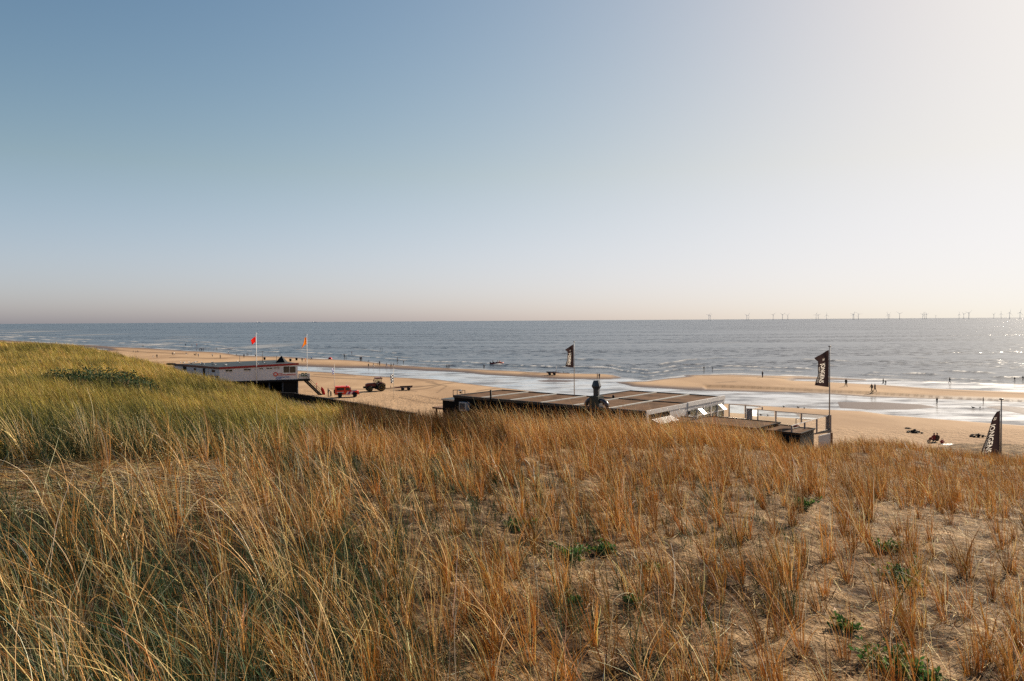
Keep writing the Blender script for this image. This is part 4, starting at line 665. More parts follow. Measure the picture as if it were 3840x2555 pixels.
# ------------------------------------------------------------------ vehicles on the beach
def wheel(t, c, r, w, tyre, rim, axis='Y', rimr=.62, name='wheel'):
    m = Matrix.Translation(c) @ Matrix.Rotation(R(90), 4, 'X'); b = MB(); b.lathe([(r * .62, -w / 2), (r * .93, -w / 2), (r, -w / 3), (r, w / 3), (r * .93, w / 2), (r * .62, w / 2)], 22, m); o = b.build(name, tyre, t)
    q = MB(); q.lathe([(r * .18, -w * .50), (r * rimr * .8, -w * .46), (r * rimr, -w * .53), (r * rimr, w * .53), (r * rimr * .8, w * .46), (r * .18, w * .50)], 18, m); q.build('rim', rim, o); return o
def ground_thing(name, label, cat, px, py, rz, group=None, dz=0.):
    p = G(px, py); p = G(px, py, beach_z(p.x, p.y)); return thing(name, label, cat, (p.x, p.y, beach_z(p.x, p.y) + dz), rz, group)
def rescue_car():
    t = ground_thing('offroad_car', 'red boxy rescue off-road car with blue and white diagonal stripes on trampled sand', 'car', 1302, 1489.5, R(13)); w2 = .9
    rp = M('rescue_red', (.80, .045, .016), .3, var=.06); body = MB(); body.extrude([(-2.3, .55), (2.15, .55), (2.2, .75), (2.2, 1.18), (1.0, 1.24), (-2.3, 1.24)], -w2, w2); body.extrude([(-2.3, 1.243), (.82, 1.243), (.42, 2.0), (-2.25, 2.05)], -w2 * .93, w2 * .93); bo_ = body.build('body', rp, t)
    rf = MB(); rf.box((-.95, 0, 2.09), (2.7, 1.62, .07), bev=.03); rf.build('roof_panel', rp, t)
    for s in (-1, 1):
        y = s * w2
        for nm, prof in (('rear_side_window', [(-1.95, 1.4), (-.55, 1.4), (-.55, 1.85), (-1.95, 1.85)]), ('front_side_window', [(-.3, 1.36), (.62, 1.36), (.36, 1.86), (-.3, 1.86)])):
            MB().extrude(prof, y * .93 - .012 * (s < 0) - .0, y * .93 + .012 * (s > 0) + .0).build(nm, glass_dark, t)
        for x0, m_, nm in ((.12, white, 'white_stripe'), (.50, blue, 'blue_stripe'), (.88, white, 'white_stripe'), (1.26, blue, 'blue_stripe')):
            MB().extrude([(x0 - .42, .6), (x0 - .16, .6), (x0 + .2, 1.15), (x0 - .06, 1.15)], y - .012 * (s < 0), y + .012 * (s > 0)).build(nm, m_, t)
        MB().extrude([(-2.0, .98), (-.6, .98), (-.6, 1.1), (-2.0, 1.1)], y - .011 * (s < 0), y + .011 * (s > 0)).build('side_lettering_band', offwhite, t)
        MB().box((-.1, s * .82, .45), (1.5, .16, .07)).build('side_step', steel, t)
        for cx in (-1.35, 1.45):
            MB().extrude([(cx - .52, .55), (cx - .42, .85), (cx - .2, 1.0), (cx + .2, 1.0), (cx + .42, .85), (cx + .52, .55)], y - .014 * (s < 0), y + .014 * (s > 0)).build('wheel_arch', black, t)
            wheel(t, (cx, s * .78, .4), .40, .25, rubber, darkgrey)
        MB().ball((.72, s * 1.02, 1.42), (.05, .09, .12)).build('wing_mirror', black, t)
        MB().lathe([(.12, 0), (.12, .04)], 14, Matrix.Translation((2.2, s * .6, .98)) @ Matrix.Rotation(R(90), 4, 'Y')).build('headlight', white, t)
    MB().quad((.83, -.78, 1.27), (.83, .78, 1.27), (.50, .76, 1.90), (.50, -.76, 1.90)).build('windscreen', glass_dark, t); MB().box((2.28, 0, .62), (.16, 1.75, .18), bev=.03).build('front_bumper', black, t); MB().box((2.215, 0, .98), (.03, .9, .3)).build('grille', black, t)
    MB().box((-2.31, 0, 1.6), (.03, 1.2, .55)).build('rear_window', glass_dark, t); m = Matrix.Translation((-2.43, .15, 1.1)) @ Matrix.Rotation(R(90), 4, 'Z'); wheel(t, (0, 0, 0), .38, .22, rubber, darkgrey, name='spare_wheel').matrix_local = m
    MB().box((1.2, 0, 1.255), (1.3, 1.5, .03)).build('bonnet', darkgrey, t); MB().tube([(.65, .8, .95), (.7, .86, 1.9)], .05, 8).build('snorkel', black, t); MB().lathe([(.1, 2.12), (.1, 2.25), (.03, 2.3)], 10, Matrix.Translation((-.1, -.4, 0))).build('beacon', blue, t)
rescue_car()
def tractor():
    t = ground_thing('tractor', 'red tractor with yellow wheel rims facing left on the flat sand', 'tractor', 1414, 1467, R(180 + 22)); rp = M('tractor_red', (.11, .009, .008), .35, var=.1)
    for s in (-1, 1): wheel(t, (-.75, s * .85, .85), .85, .5, rubber, yellow, rimr=.66, name='rear_wheel'); wheel(t, (1.65, s * .85, .6), .60, .42, rubber, yellow, rimr=.6, name='front_wheel')
    MB().extrude([(.35, 1.0), (2.35, .95), (2.45, 1.1), (2.4, 1.55), (1.9, 1.72), (.35, 1.78)], -.42, .42).build('bonnet', rp, t); MB().extrude([(-1.2, .6), (2.2, .6), (2.2, .95), (.35, 1.0), (-1.2, 1.15)], -.3, .3).build('chassis', black, t)
    MB().extrude([(2.46, .7), (2.85, .7), (2.85, 1.05), (2.46, 1.08)], -.4, .4).build('front_weights', black, t)
    for s in (-1, 1):
        MB().extrude([(-1.62, 1.1), (-1.5, 1.62), (-1.0, 1.85), (-.3, 1.82), (.12, 1.5), (.0, 1.45), (-.4, 1.72), (-1.0, 1.75), (-1.4, 1.55)], s * .62, s * 1.1).build('mudguard', rp, t)
        MB().extrude([(-.85, 1.80), (.22, 1.25), (.30, 2.55), (-.80, 2.55)], s * .70, s * .715).build('side_glass', clear, t)
        for a, b in (((-.85, s * .72, 1.8), (-.8, s * .72, 2.6)), ((.25, s * .72, 1.2), (.32, s * .72, 2.6)), ((-.25, s * .725, 1.35), (-.25, s * .725, 2.6))): MB().beam(a, b, .08, .08).build('cab_pillar', black, t)
        MB().box((.55, s * 1.05, 2.15), (.06, .2, .34)).build('mirror', black, t); MB().box((.2, s * .85, .72), (.9, .4, .45), bev=.08).build('fuel_tank', black, t)
    MB().box((-.25, 0, 1.35), (1.0, 1.38, .5)).build('cab_floor', black, t); MB().extrude([(-1.0, 2.6), (.48, 2.6), (.5, 2.72), (.35, 2.82), (-.9, 2.82), (-1.05, 2.7)], -.8, .8).build('cab_roof', rp, t)
    MB().box((-.35, 0, 1.85), (.45, .5, .55), bev=.1).build('seat', black, t); MB().tube([(.75, .47, 1.6), (.75, .47, 2.5), (.68, .47, 2.6)], .05, 8).build('exhaust_pipe', black, t); MB().beam((-1.2, 0, .7), (-1.9, 0, .55), .25, .12).build('drawbar', black, t); MB().lathe([(.07, 2.83), (.07, 2.98)], 8, Matrix.Translation((-.7, .5, 0))).build('beacon', black, t)
tractor()
def boat_trailer(label, px, py, rz, rods=False):
    t = ground_thing('boat_trailer', label, 'trailer', px, py, rz); f = MB(); f.beam((-4.2, 0, .45), (.4, 0, .62), .12, .14)
    for s in (-1, 1): f.beam((-2.2, 0, .53), (-.9, s * .75, .64), .1, .12).beam((-.9, s * .75, .64), (1.9, s * .75, .68), .1, .12)
    for x in (-.5, .6, 1.6): f.beam((x, -.8, .62), (x, .8, .62), .1, .1)
    f.build('frame', M('trailer_frame', (.16, .05, .04), .6), t)
    for x in (-.1, 1.15):
        for s in (-1, 1): wheel(t, (x, s * .95, .36), .36, .26, rubber, darkgrey)
        MB().tube([(x, -.9, .4), (x, .9, .4)], .05, 8).build('axle', black, t)
    for s in (-1, 1): MB().beam((-.7, s * .55, .8), (2.0, s * .55, .86), .18, .1).build('roller_bunk', black, t)
    MB().tube([(-2.6, 0, .6), (-2.6, 0, 1.05)], .06, 8).build('winch_post', darkgrey, t)
    if rods:
        for s in (-1, 1): MB().tube([(-.6, s * .8, .6), (-.65, s * .8, 2.4)], .05, 6).build('guide_rod', offwhite, t)
boat_trailer('empty low boat trailer coupled behind the red tractor', 1512, 1464, R(8))
boat_trailer('empty launching trailer with two upright rods on the distant sand bar', 2077, 1407, R(180), True)
def lifeboat():
    p = G(1863, 1367); t = thing('inflatable_boat', 'dark red inflatable rescue boat floating just off the sand bar', 'boat', (p.x, p.y, .02), R(4)); b = MB(); pts = [(-2.1, s * .8, .35) for s in (-1,)] ; 
    b.tube([(-2.2, -.8, .36), (1.0, -.8, .38), (1.8, -.5, .48), (2.2, 0, .56), (1.8, .5, .48), (1.0, .8, .38), (-2.2, .8, .36)], [.2, .26, .26, .24, .26, .26, .2], 10); b.build('tube', M('boat_red', (.22, .02, .015), .5), t); MB().extrude([(-2.0, .12), (1.2, .1), (1.9, .35), (-2.0, .3)], -.7, .7).build('hull', black, t); MB().box((-2.25, 0, .55), (.35, .35, .75), bev=.06).build('outboard_motor', black, t)
    MB().box((-.1, 0, .55), (.5, .5, .6), bev=.05).build('console', darkgrey, t); return p
BP = lifeboat()

# ------------------------------------------------------------------ beach pavilion
PA = G(1703, 1484, 5.0); PB = G(2423, 1544, 5.0); PU = (PB - PA).normalized(); PV = Vector((-PU.y, PU.x, 0)); PW = (PB - PA).length
def pv(u_, v_, z): return Vector((PA.x, PA.y, 0)) + PU * u_ + PV * v_ + Vector((0, 0, z))
PM = Matrix(((PU.x, PV.x, 0, PA.x), (PU.y, PV.y, 0, PA.y), (0, 0, 1, 0), (0, 0, 0, 1)))
def pbox(mb, u0, u1, v0, v1, z0, z1): mb.box(((u0 + u1) / 2, (v0 + v1) / 2, (z0 + z1) / 2), (abs(u1 - u0), abs(v1 - v0), abs(z1 - z0)), M=PM); return mb
brownroof = M('brown_felt_roof', (.105, .062, .038), .95, var=.55, scale=.5, bump=.4, spec=.05); darkclad = add_stripe_planks(M('black_boards', (.006, .006, .007), .7, var=.3, spec=.08), 0, .2, .5)
greyboard = M('grey_boards', (.52, .49, .47), .6, var=.08)
def pavilion():
    t = thing('beach_pavilion', 'large black beach pavilion with brown flat roof and grey boarded window side', 'building', (0, 0, 0)); W = PW; XL = 15.3; D1 = 9.9; D2 = 19.8; DZ = 2.2
    w_ = MB(); pbox(w_, 0, W, 0, D1, -.3, 4.86); pbox(w_, XL, W, D1 + .002, D2, -.3, 4.86); w_.build('wall', darkclad, t)
    r = MB(); pbox(r, .1, W - .1, .1, D1 - .05, 4.863, 4.95); pbox(r, XL + .1, W - .1, D1 + .05, D2 - .1, 4.863, 4.955); roof = r.build('roof', brownroof, t)
    k = MB(); 
    for u0, u1, v0, v1 in ((-.08, W + .0, -.08, .1), (-.08, .1, .1, D1), (-.08, XL + .1, D1 - .05, D1 + .12), (XL, XL + .12, D1 + .12, D2), (XL, W, D2 - .1, D2 + .08), (XL + .12, W - .1, D1 - .048, D1 + .05)): pbox(k, u0, u1, v0, v1, 4.75, 5.07)
    k.build('roof_edge', M('dark_roof_edge', (.02, .022, .024), .45), t)
    for i, (u0, v1) in enumerate(((4.85, D1 - .1), (9.75, D1 - .1), (14.6, D1 - .1), (19.5, D2 - .15), (24.4, D2 - .15))): pbox(MB(), u0 - .14, u0 + .14, .12, v1, 4.953, 5.075).build('roof_batten', M('pale_batten', (.42, .40, .36), .5), roof)
    # gutter pipe, vent pipe, air conditioner
    a = pv(6.7, -.14, 0); MB().tube([(a.x, a.y, 3.6), (a.x, a.y, 6.15)], .12, 10).build('vent_pipe', black, t)
    pbox(MB(), 1.5, 2.85, -.62, -.02, 3.15, 4.3).build('air_conditioner', M('pale_metal', (.36, .36, .37), .5), t); g = MB(); pbox(g, 1.62, 2.55, -.64, -.622, 3.28, 4.15); g.build('fan_grille', darkgrey, t)
    # extractor: box, elbows, stack
    u0 = 22.3; e = MB(); pbox(e, u0 - .62, u0 + .62, .12, 1.3, 4.96, 6.25); ex = e.build('extractor_box', M('dark_olive', (.035, .038, .03), .55), t); c = pv(u0, .7, 6.25)
    s = MB(); s.lathe([(.36, .002), (.36, .75), (.55, 1.1), (.55, 1.16), (.34, 1.75), (.34, 1.78)], 6, Matrix.Translation(c), False); s.build('extractor_cowl', M('dark_steel', (.045, .048, .052), .4, .3), ex)
    for sg, ln in ((-1, .75), (1, 1.0)):
        q = MB(); pts = [pv(u0 + sg * (.55 + ln * math.sin(a_)), .55, 5.0 + .15 + .62 * math.cos(a_)) for a_ in [0, .25, .5, .8, 1.1, 1.35, 1.57]] ; pts = [pv(u0 + sg * .5, .55, 5.78)] + pts + [pv(u0 + sg * (.55 + ln), .55, 4.96)]; q.tube(pts, .27, 12); q.build('duct_elbow', M('duct_steel', (.05, .06, .075), .3, .5), ex)
    b = MB(); pbox(b, u0 + .64, u0 + 1.15, .2, .6, 4.97, 5.4); b.build('duct_motor', steel, ex); b = MB(); c = pv(19.1, 9.4, 5.08); b.lathe([(.13, 0), (.17, .3), (.05, .38)], 10, Matrix.Translation(c)); b.build('roof_vent', black, roof)
    # low annex at the narrow end
    a = MB(); pbox(a, -3.2, -.1, 1.0, 6.5, -.3, 4.2); an = a.build('annex', darkclad, t); a = MB(); pbox(a, -3.3, -.1, .9, 6.6, 4.203, 4.32); a.build('annex_roof', M('dark_felt', (.03, .04, .04), .5), an); a = MB(); pbox(a, -3.3, -.1, .84, .897, 4.1, 4.34); a.build('annex_trim', steel, an)
    # side facing the terrace: bands, windows, hatch, awning
    x = W + .002
    f = MB(); pbox(f, x, x + .14, -.1, D1 - .35, 4.62, 5.10); f.build('fascia_board', greyboard, t); f = MB(); pbox(f, x, x + .2, D1 - .346, D2 + .1, 4.68, 5.16); f.build('fascia_board', greyboard, t); f = MB(); pbox(f, x, x + .12, D1 - .3, D2 + .06, 4.30, 4.677); f.build('plank_band', greyboard, t); f = MB(); pbox(f, x, x + .1, 5.2, D1 - .35, 3.2, 4.617); f.build('boarded_panel', greyboard, t)
    pbox(MB(), x, x + .16, D1 - .34, D1 + .3, 2.2, 4.297).build('corner_post', greyboard, t); pbox(MB(), x + .162, x + .3, D1 - .3, D1 + .02, 3.7, 4.15).build('speaker_box', black, t); pbox(MB(), x, x + .18, -.05, .25, 2.2, 4.617).build('corner_post', greyboard, t)
    n = 5; v0 = D1 + .3; st = (D2 - v0) / n
    for i in range(n):
        a = v0 + i * st; fr = MB(); 
        for q in ((a, a + .12), (a + st - .12, a + st)): pbox(fr, x, x + .1, q[0], q[1], 2.3, 4.297)
        pbox(fr, x, x + .09, a + .12, a + st - .12, 4.15, 4.297); pbox(fr, x, x + .09, a + .12, a + st - .12, 3.25, 3.38); pbox(fr, x, x + .09, a + .12, a + st - .12, 2.3, 2.45); fo = fr.build('window_frame', greyboard, t); g = MB(); pbox(g, x, x + .03, a + .12, a + st - .12, 2.45, 4.15); g.build('window_pane', M('amber_glass', (.10, .085, .04), .35, spec=.8, var=.4), fo)
        if i in (1, 4):
            h0 = pv(x + .12, a + .15, 4.12); h1 = pv(x + .85, a + .15, 3.5); dv = PV * .95; th = (h1 - h0).cross(dv).normalized() * .03; q = MB(); q.add([h0, h1, h1 + dv, h0 + dv, h0 + th, h1 + th, h1 + dv + th, h0 + dv + th], [(3, 2, 1, 0), (4, 5, 6, 7), (0, 1, 5, 4), (1, 2, 6, 5), (2, 3, 7, 6), (3, 0, 4, 7)]); sa = q.build('open_window_sash', white, fo)
            for k in (.28, .62): q = MB(); q.add([h0.lerp(h1, f_) + dv * g_ + th * s_ for s_ in (1.15, -.15) for f_, g_ in ((.2, k), (.75, k), (.75, k + .1), (.2, k + .1))], [(0, 1, 2, 3), (7, 6, 5, 4)]); q.build('sash_glass', M('sky_glass', (.25, .35, .45), .1), sa)
    f = MB(); pbox(f, x, x + .05, .3, 5.15, 3.6, 4.55); f.build('serving_hatch', black, t)
    a = MB()
    for k in range(11): h0 = pv(x + .2, .9 + k * .4, 4.05); h1 = pv(x + 1.3, .9 + k * .4, 3.62); a.add([h0, h1, h1 + PV * .24, h0 + PV * .24, h0 + Vector((0, 0, .03)), h1 + Vector((0, 0, .03)), h1 + PV * .24 + Vector((0, 0, .03)), h0 + PV * .24 + Vector((0, 0, .03))], [(3, 2, 1, 0), (4, 5, 6, 7), (0, 1, 5, 4), (1, 2, 6, 5), (2, 3, 7, 6), (3, 0, 4, 7)])
    h0 = pv(x + .2, .85, 4.0); a.beam(pv(x + .25, .85, 4.02), pv(x + .25, 5.3, 4.02), .06, .05); a.beam(pv(x + 1.25, .85, 3.63), pv(x + 1.25, 5.3, 3.63), .06, .05); a.build('slatted_awning', offwhite, t)
pavilion()

def slab_hut(label, px4, z, wallm_, lip=True, group='low flat-roofed huts beside the pavilion'):
    P = [G(x, y, z) for x, y in px4]; c = sum(P, Vector()) / 4; c.z = 0; t = thing('flat_roof_hut', label, 'hut', c, 0, group); Q = [(p.x - c.x, p.y - c.y) for p in P]; S = [(q[0] * .96, q[1] * .96) for q in Q]
    MB().prism(S, -1.0, z - .12).build('wall', wallm_, t); ro = MB().prism(Q, z - .118, z).build('roof', brownroof, t); k = MB()
    for a, b in zip(Q, Q[1:] + Q[:1]): k.beam((a[0], a[1], z + .03), (b[0], b[1], z + .03), .14, .1)
    k.build('roof_edge', black, ro)
slab_hut('small brown-roofed hut right below the white slatted awning', [(2460, 1577), (2561, 1587), (2605, 1567), (2505, 1560)], 3.62, black)
slab_hut('longest brown-roofed hut beside the pavilion window side', [(2568, 1583), (2836, 1608), (2927, 1586), (2658, 1562)], 3.6, brownwood)
slab_hut('brown-roofed hut with dark end wall at the terrace corner post', [(2850, 1611), (3002, 1628), (3056, 1609), (2928, 1594)], 3.3, black)

# terrace: deck and glass wind screens
deckm = add_stripe_planks(M('deck_boards', (.20, .15, .11), .7, var=.2), 0, .15, .6)
def terrace():
    D = [pv(PW + .3, -2.5, 0), pv(PW + 8.2, -2.5, 0), Vector((36.1, 84.2, 0)), Vector((29.4, 90.9, 0)), Vector((31.4, 93.2, 0)), pv(PW, 20.2, 0), pv(PW + .3, 19, 0)]
    c = thing('terrace_deck', 'raised wooden terrace deck between pavilion windows and glass screens', 'deck', (0, 0, 0)); MB().prism([(p.x, p.y) for p in D], 2.15, 2.4).build('deck_floor', deckm, c)
    for p in (D[1], D[2], D[3], D[4], D[5]): MB().beam((p.x * .997, p.y * .997, -.3), (p.x * .997, p.y * .997, 2.147), .2, .2).build('support_post', brownwood, c)
    T = [Vector((28.0, 96.2, 0)), Vector((31.3, 93.3, 0)), Vector((29.2, 90.9, 0)), Vector((35.8, 84.4, 0)), Vector((28.7, 76.5, 0))]
    t = thing('glass_windscreen', 'glass wind screen with pale rails and wide posts around the terrace', 'windscreen', (0, 0, 0)); railm = M('pale_rail', (.55, .50, .46), .4); pm = M('taupe_post', (.24, .20, .19), .6)
    for a, b, n, m_ in ((T[0], T[1], 2, pm), (T[1], T[2], 1, railm), (T[2], T[3], 3, pm), (T[3], T[4], 3, railm)):
        MB().beam((a.x, a.y, 4.02), (b.x, b.y, 4.02), .09, .07).build('top_rail', m_, t); d = (b - a).normalized()
        for k in range(n + 1):
            if k == n and b is not T[4]: continue
            p = a.lerp(b, k / n); wd_ = .13; MB().beam((p.x, p.y, 2.403), (p.x, p.y, 3.98), wd_, wd_).build('post', pm, t)
        for k in range(n): p, q = a.lerp(b, (k + .02 + .05 / n) / n * 1.0), a.lerp(b, (k + .94) / n); MB().add([(p.x, p.y, 2.5), (q.x, q.y, 2.5), (q.x, q.y, 3.97), (p.x, p.y, 3.97)], [(0, 1, 2, 3)]).build('glass_panel', clear, t)
    a = T[2]; MB().beam((a.x - .25, a.y + .1, 2.403), (a.x - .25, a.y + .1, 4.1), .55, .5).build('wide_post', pm, t); a = T[3]; MB().beam((a.x + .15, a.y, 1.2), (a.x + .15, a.y, 4.1), .3, .3).build('corner_post', pm, t)
    P = [G(3071, 1636, 2.0), G(3112, 1618, 2.4)]; h = thing('board_screen', 'pale board panel with white frame below the terrace corner', 'panel', (0, 0, 0), 0); b = MB(); p, q = P; b.add([(p.x, p.y, .4), (q.x, q.y, .7), (q.x, q.y, 2.1), (p.x, p.y, 1.95), (p.x + .04, p.y + .04, .4), (q.x + .04, q.y + .04, .7), (q.x + .04, q.y + .04, 2.1), (p.x + .04, p.y + .04, 1.95)], [(0, 1, 2, 3), (7, 6, 5, 4), (0, 4, 5, 1), (1, 5, 6, 2), (2, 6, 7, 3), (3, 7, 4, 0)]); b.build('board', greyboard, h)
    for e in (((p.x, p.y, .3), (p.x, p.y, 2.05)), ((q.x, q.y, .6), (q.x, q.y, 2.2)), ((p.x, p.y, 2.0), (q.x, q.y, 2.15)), ((p.x, p.y, .4), (q.x, q.y, .7))): MB().beam(e[0], e[1], .09, .09).build('frame_bar', white, h)
    a = G(2985, 1602, 2.4); s = thing('stair_rail', 'short dark handrail standing behind the terrace glass', 'railing', a); MB().beam((0, 0, 0), (0, 0, 1.0), .07, .07).beam((0, 0, 1.0), (1.5, -.9, .95), .06, .06).beam((1.5, -.9, 0), (1.5, -.9, .95), .07, .07).build('rail', pm, s)
terrace()
# terrace at the narrow end: frame, tables, seats
t = thing('pergola_frame', 'thin dark steel pergola frame behind the left roof corner of the pavilion', 'pergola', at(1721, 1482, 111) * 1.0); t.location.z = 2.2; fr = MB()
for x in (-.85, -.25, .45, .9): fr.tube([(x, 0, 0), (x, 0, 2.5)], .05, 8)
fr.beam((-.9, 0, 2.5), (.3, 0, 2.55), .1, .08).beam((.3, 0, 2.5), (.95, .1, 2.42), .06, .06); fr.build('frame', black, t); MB().box((.15, -.05, 2.45), (.45, .3, .16)).build('white_lamp', white, t); MB().ball((.22, -.1, 2.15), .14).build('hanging_ball', black, t)
dk = thing('side_deck', 'low dark deck at the left end of the pavilion', 'deck', (0, 0, 0)); pbox(MB(), -10.5, -3.4, 6, 14, 1.95, 2.2).build('deck_floor', brownwood, dk)
for u_ in (-10, -3.6):
    for v_ in (6.4, 13.5): pbox(MB(), u_ - .1, u_ + .1, v_ - .1, v_ + .1, -.3, 1.947).build('support_post', brownwood, dk)
for k, (u_, v_, lab) in enumerate(((-9.2, 9.5, 'dark picnic table furthest from the pavilion on its left deck'), (-7.3, 8.8, 'dark picnic table in the middle of the left deck'), (-5.2, 8.6, 'dark picnic table closest to the black pavilion wall on the left deck'))):
    c = pv(u_, v_, 2.203); t = thing('picnic_table', lab, 'table', c, rnd.uniform(-.4, .4), 'picnic tables on the left deck'); MB().box((0, 0, .74), (1.5, .7, .06)).build('table_top', black, t)
    for s in (-1, 1): MB().box((0, s * .62, .45), (1.5, .28, .05)).build('bench', black, t); MB().beam((s * .5, -.6, 0), (s * .5, .1, .7), .08, .06).beam((s * .5, .6, 0), (s * .5, -.1, .7), .08, .06).build('leg', black, t)
for k, (u_, v_, lab) in enumerate(((-8.6, 11.8, 'folded dark parasol standing beside the outermost picnic table'), (-4.1, 10.5, 'folded dark parasol standing close to the pavilion end wall'))):
    c = pv(u_, v_, 2.203); t = thing('folded_parasol', lab, 'parasol', c); MB().lathe([(.3, 0), (.3, .06), (.03, .09)], 12).build('base', black, t); MB().tube([(0, 0, .09), (0, 0, 1.7)], .025, 6).build('pole', black, t); MB().lathe([(.10, .7), (.17, .85), (.10, 1.4), (.02, 1.75)], 8).build('canopy', black, t)

# ------------------------------------------------------------------ people
def skin_body(joints, edges, rad):
    me = bpy.data.meshes.new('body'); me.from_pydata(joints, edges, []); o = bpy.data.objects.new('body', me); C.objects.link(o); md = o.modifiers.new('s', 'SKIN'); md.use_smooth_shade = True
    for v, r in zip(me.skin_vertices[0].data, rad): v.radius = r if hasattr(r, '__len__') else (r, r)
    me.skin_vertices[0].data[0].use_root = True; sb = o.modifiers.new('d', 'SUBSURF'); sb.levels = 1; bpy.context.view_layer.update()
    out = bpy.data.meshes.new_from_object(o.evaluated_get(bpy.context.evaluated_depsgraph_get())); bpy.data.objects.remove(o); bpy.data.meshes.remove(me); return out
def pose(kind):
    J = [(0, 0, .93), (0, 0, 1.12), (0, 0, 1.32), (0, 0, 1.46), (0, .01, 1.56), (0, .015, 1.66), (0, .01, 1.73)]; Rr = [(.15, .11), (.14, .10), (.165, .105), (.06, .06), (.085, .095), (.088, .10), (.06, .07)]; E = [(i, i + 1) for i in range(6)]
    sw = {'stand': (0, 0, .05, -.05), 'walk': (.33, -.33, -.28, .28), 'wade': (.18, -.15, .25, .3), 'carry': (.2, -.2, 2.6, 2.6), 'sit': (0, 0, .5, .4), 'bend': (.1, -.05, .3, .3)}[kind]
    if kind == 'sit': J = [(x, y, z - .70) for x, y, z in J]
    if kind == 'bend': J = [J[0]] + [(x, y + (z - .93) * .75, .93 + (z - .93) * .62) for x, y, z in J[1:]]
    for s, leg, arm in ((-1, sw[0], sw[2]), (1, sw[1], sw[3])):
        b = len(J); hz = J[0][2]
        if kind == 'sit': pts = [(s * .09, .05, hz - .03), (s * .13, .42, hz + .22), (s * .13, .62, .07), (s * .13, .8, .05)]
        else:
            kb = max(0, -leg) * .5; k_ = (s * .1, math.sin(leg) * .44 , hz - .05 - math.cos(leg) * .43); a_ = (s * .1, k_[1] + math.sin(leg - kb) * .42, k_[2] - math.cos(leg - kb) * .38); pts = [(s * .09, 0, hz - .04), k_, a_, (s * .11, a_[1] + .15, max(.035, a_[2] - .04))]
        J += pts; Rr += [(.095, .10), (.065, .07), (.045, .05), (.04, .03)]; E += [(0, b), (b, b + 1), (b + 1, b + 2), (b + 2, b + 3)]
        b = len(J); sh = J[2]; sx, sy, sz = s * .19, sh[1], sh[2] + .08
        if kind == 'carry': pts = [(sx, sy, sz), (s * .26, sy + .05, sz + .26), (s * .2, sy + .02, sz + .52), (s * .18, sy, sz + .60)]
        else: e_ = (s * .25, sy + math.sin(arm) * .27, sz - math.cos(arm) * .27); h_ = (s * .25, e_[1] + math.sin(arm + .35) * .25, e_[2] - math.cos(arm + .35) * .25); pts = [(sx, sy, sz), e_, h_, (s * .245, h_[1] + math.sin(arm + .4) * .1, h_[2] - math.cos(arm + .4) * .1)]
        J += pts; Rr += [(.068, .068), (.05, .05), (.036, .036), (.022, .038)]; E += [(2, b), (b, b + 1), (b + 1, b + 2), (b + 2, b + 3)]
    return skin_body(J, E, Rr), J
def shell(me, keep, off, name):
    bm = bmesh.new(); bm.from_mesh(me); bm.normal_update(); bmesh.ops.delete(bm, geom=[f for f in bm.faces if not keep(f.calc_center_median())], context='FACES')
    for v in bm.verts: v.co += v.normal * off
    out = bpy.data.meshes.new(name); bm.to_mesh(out); bm.free(); out.polygons.foreach_set('use_smooth', [True] * len(out.polygons)); return out
POSES = {}
for kd in ('stand', 'walk', 'wade', 'carry', 'sit', 'bend'):
    me, J = pose(kd); me.materials.clear(); me.materials.append(skin); neck, hip = Vector(J[3]), Vector(J[0]); hd = Vector(J[5])
    def is_top(c): return (c.z > hip.z + .02 or (abs(c.x) > .17 and c.z > hip.z - .06)) and (c - hd).length > .17 and (c.z < neck.z + .02 or abs(c.x) > .13) and not (abs(c.x) > .2 and c.z < hip.z - .02 and False)
    def is_leg(c): return c.z <= hip.z + .05 and abs(c.x) < .21 and c.z > .09
    def is_hair(c): d = c - hd; return d.length < .16 and (d.z > .035 or (d.y < -.035 and d.z > -.07))
    def is_shoe(c): return c.z < .10 and abs(c.x) < .22
    POSES[kd] = (me, shell(me, is_top, .016, 'jacket'), shell(me, is_leg, .014, 'trousers'), shell(me, is_hair, .014, 'hair'), shell(me, is_shoe, .012, 'shoes'))
CLO = {k: M('cloth_' + k, c, .8, var=.12) for k, c in {'black': (.012, .012, .014), 'navy': (.015, .02, .045), 'grey': (.10, .10, .11), 'white': (.62, .60, .58), 'red': (.22, .025, .02), 'blue': (.04, .15, .36), 'brown': (.09, .05, .03), 'orange': (.55, .17, .04), 'beige': (.38, .28, .19)}.items()}
for k_, v_ in POSES.items(): [m_.materials.append(CLO['black']) for m_ in v_[1:] if not m_.materials]
def person(label, px, py, hpx, kd='stand', top='black', leg='black', yaw=None, group=None, z=None, hmax=1.85, sink=0.0):
    p = G(px, py); zz = beach_z(p.x, p.y) if z is None else z; p = G(px, py, zz) if hpx < 60 else p; f = hpx * p.y / 2800
    base = {'sit': 1.03, 'carry': 2.0, 'bend': 1.38}.get(kd, 1.74); sc = min(max(f / base, .62), 1.08)
    t = thing('person', label, 'person', (p.x, p.y, zz - sink), yaw if yaw is not None else rnd.uniform(0, 6.28), group); t.scale = (sc,) * 3; b, j, l, h, s = POSES[kd]
    for nm, me, m_ in (('body', b, skin), ('jacket', j, CLO[top]), ('trousers', l, CLO[leg]), ('hair', h, hairm), ('shoes', s, CLO['black'])):
        o = link(nm, me, t); o.material_slots[0].link = 'OBJECT'; o.material_slots[0].material = m_
    return t
L_, RT, AW, TO = R(90), R(-90), 0.0, R(180)      # facing left, right, away, towards the dune
FAR = 'people far down the beach'; LG = 'people on the sand behind the lifeguard post'; SB = 'people along the middle sand bar'; RB = 'people around the right sand bar'
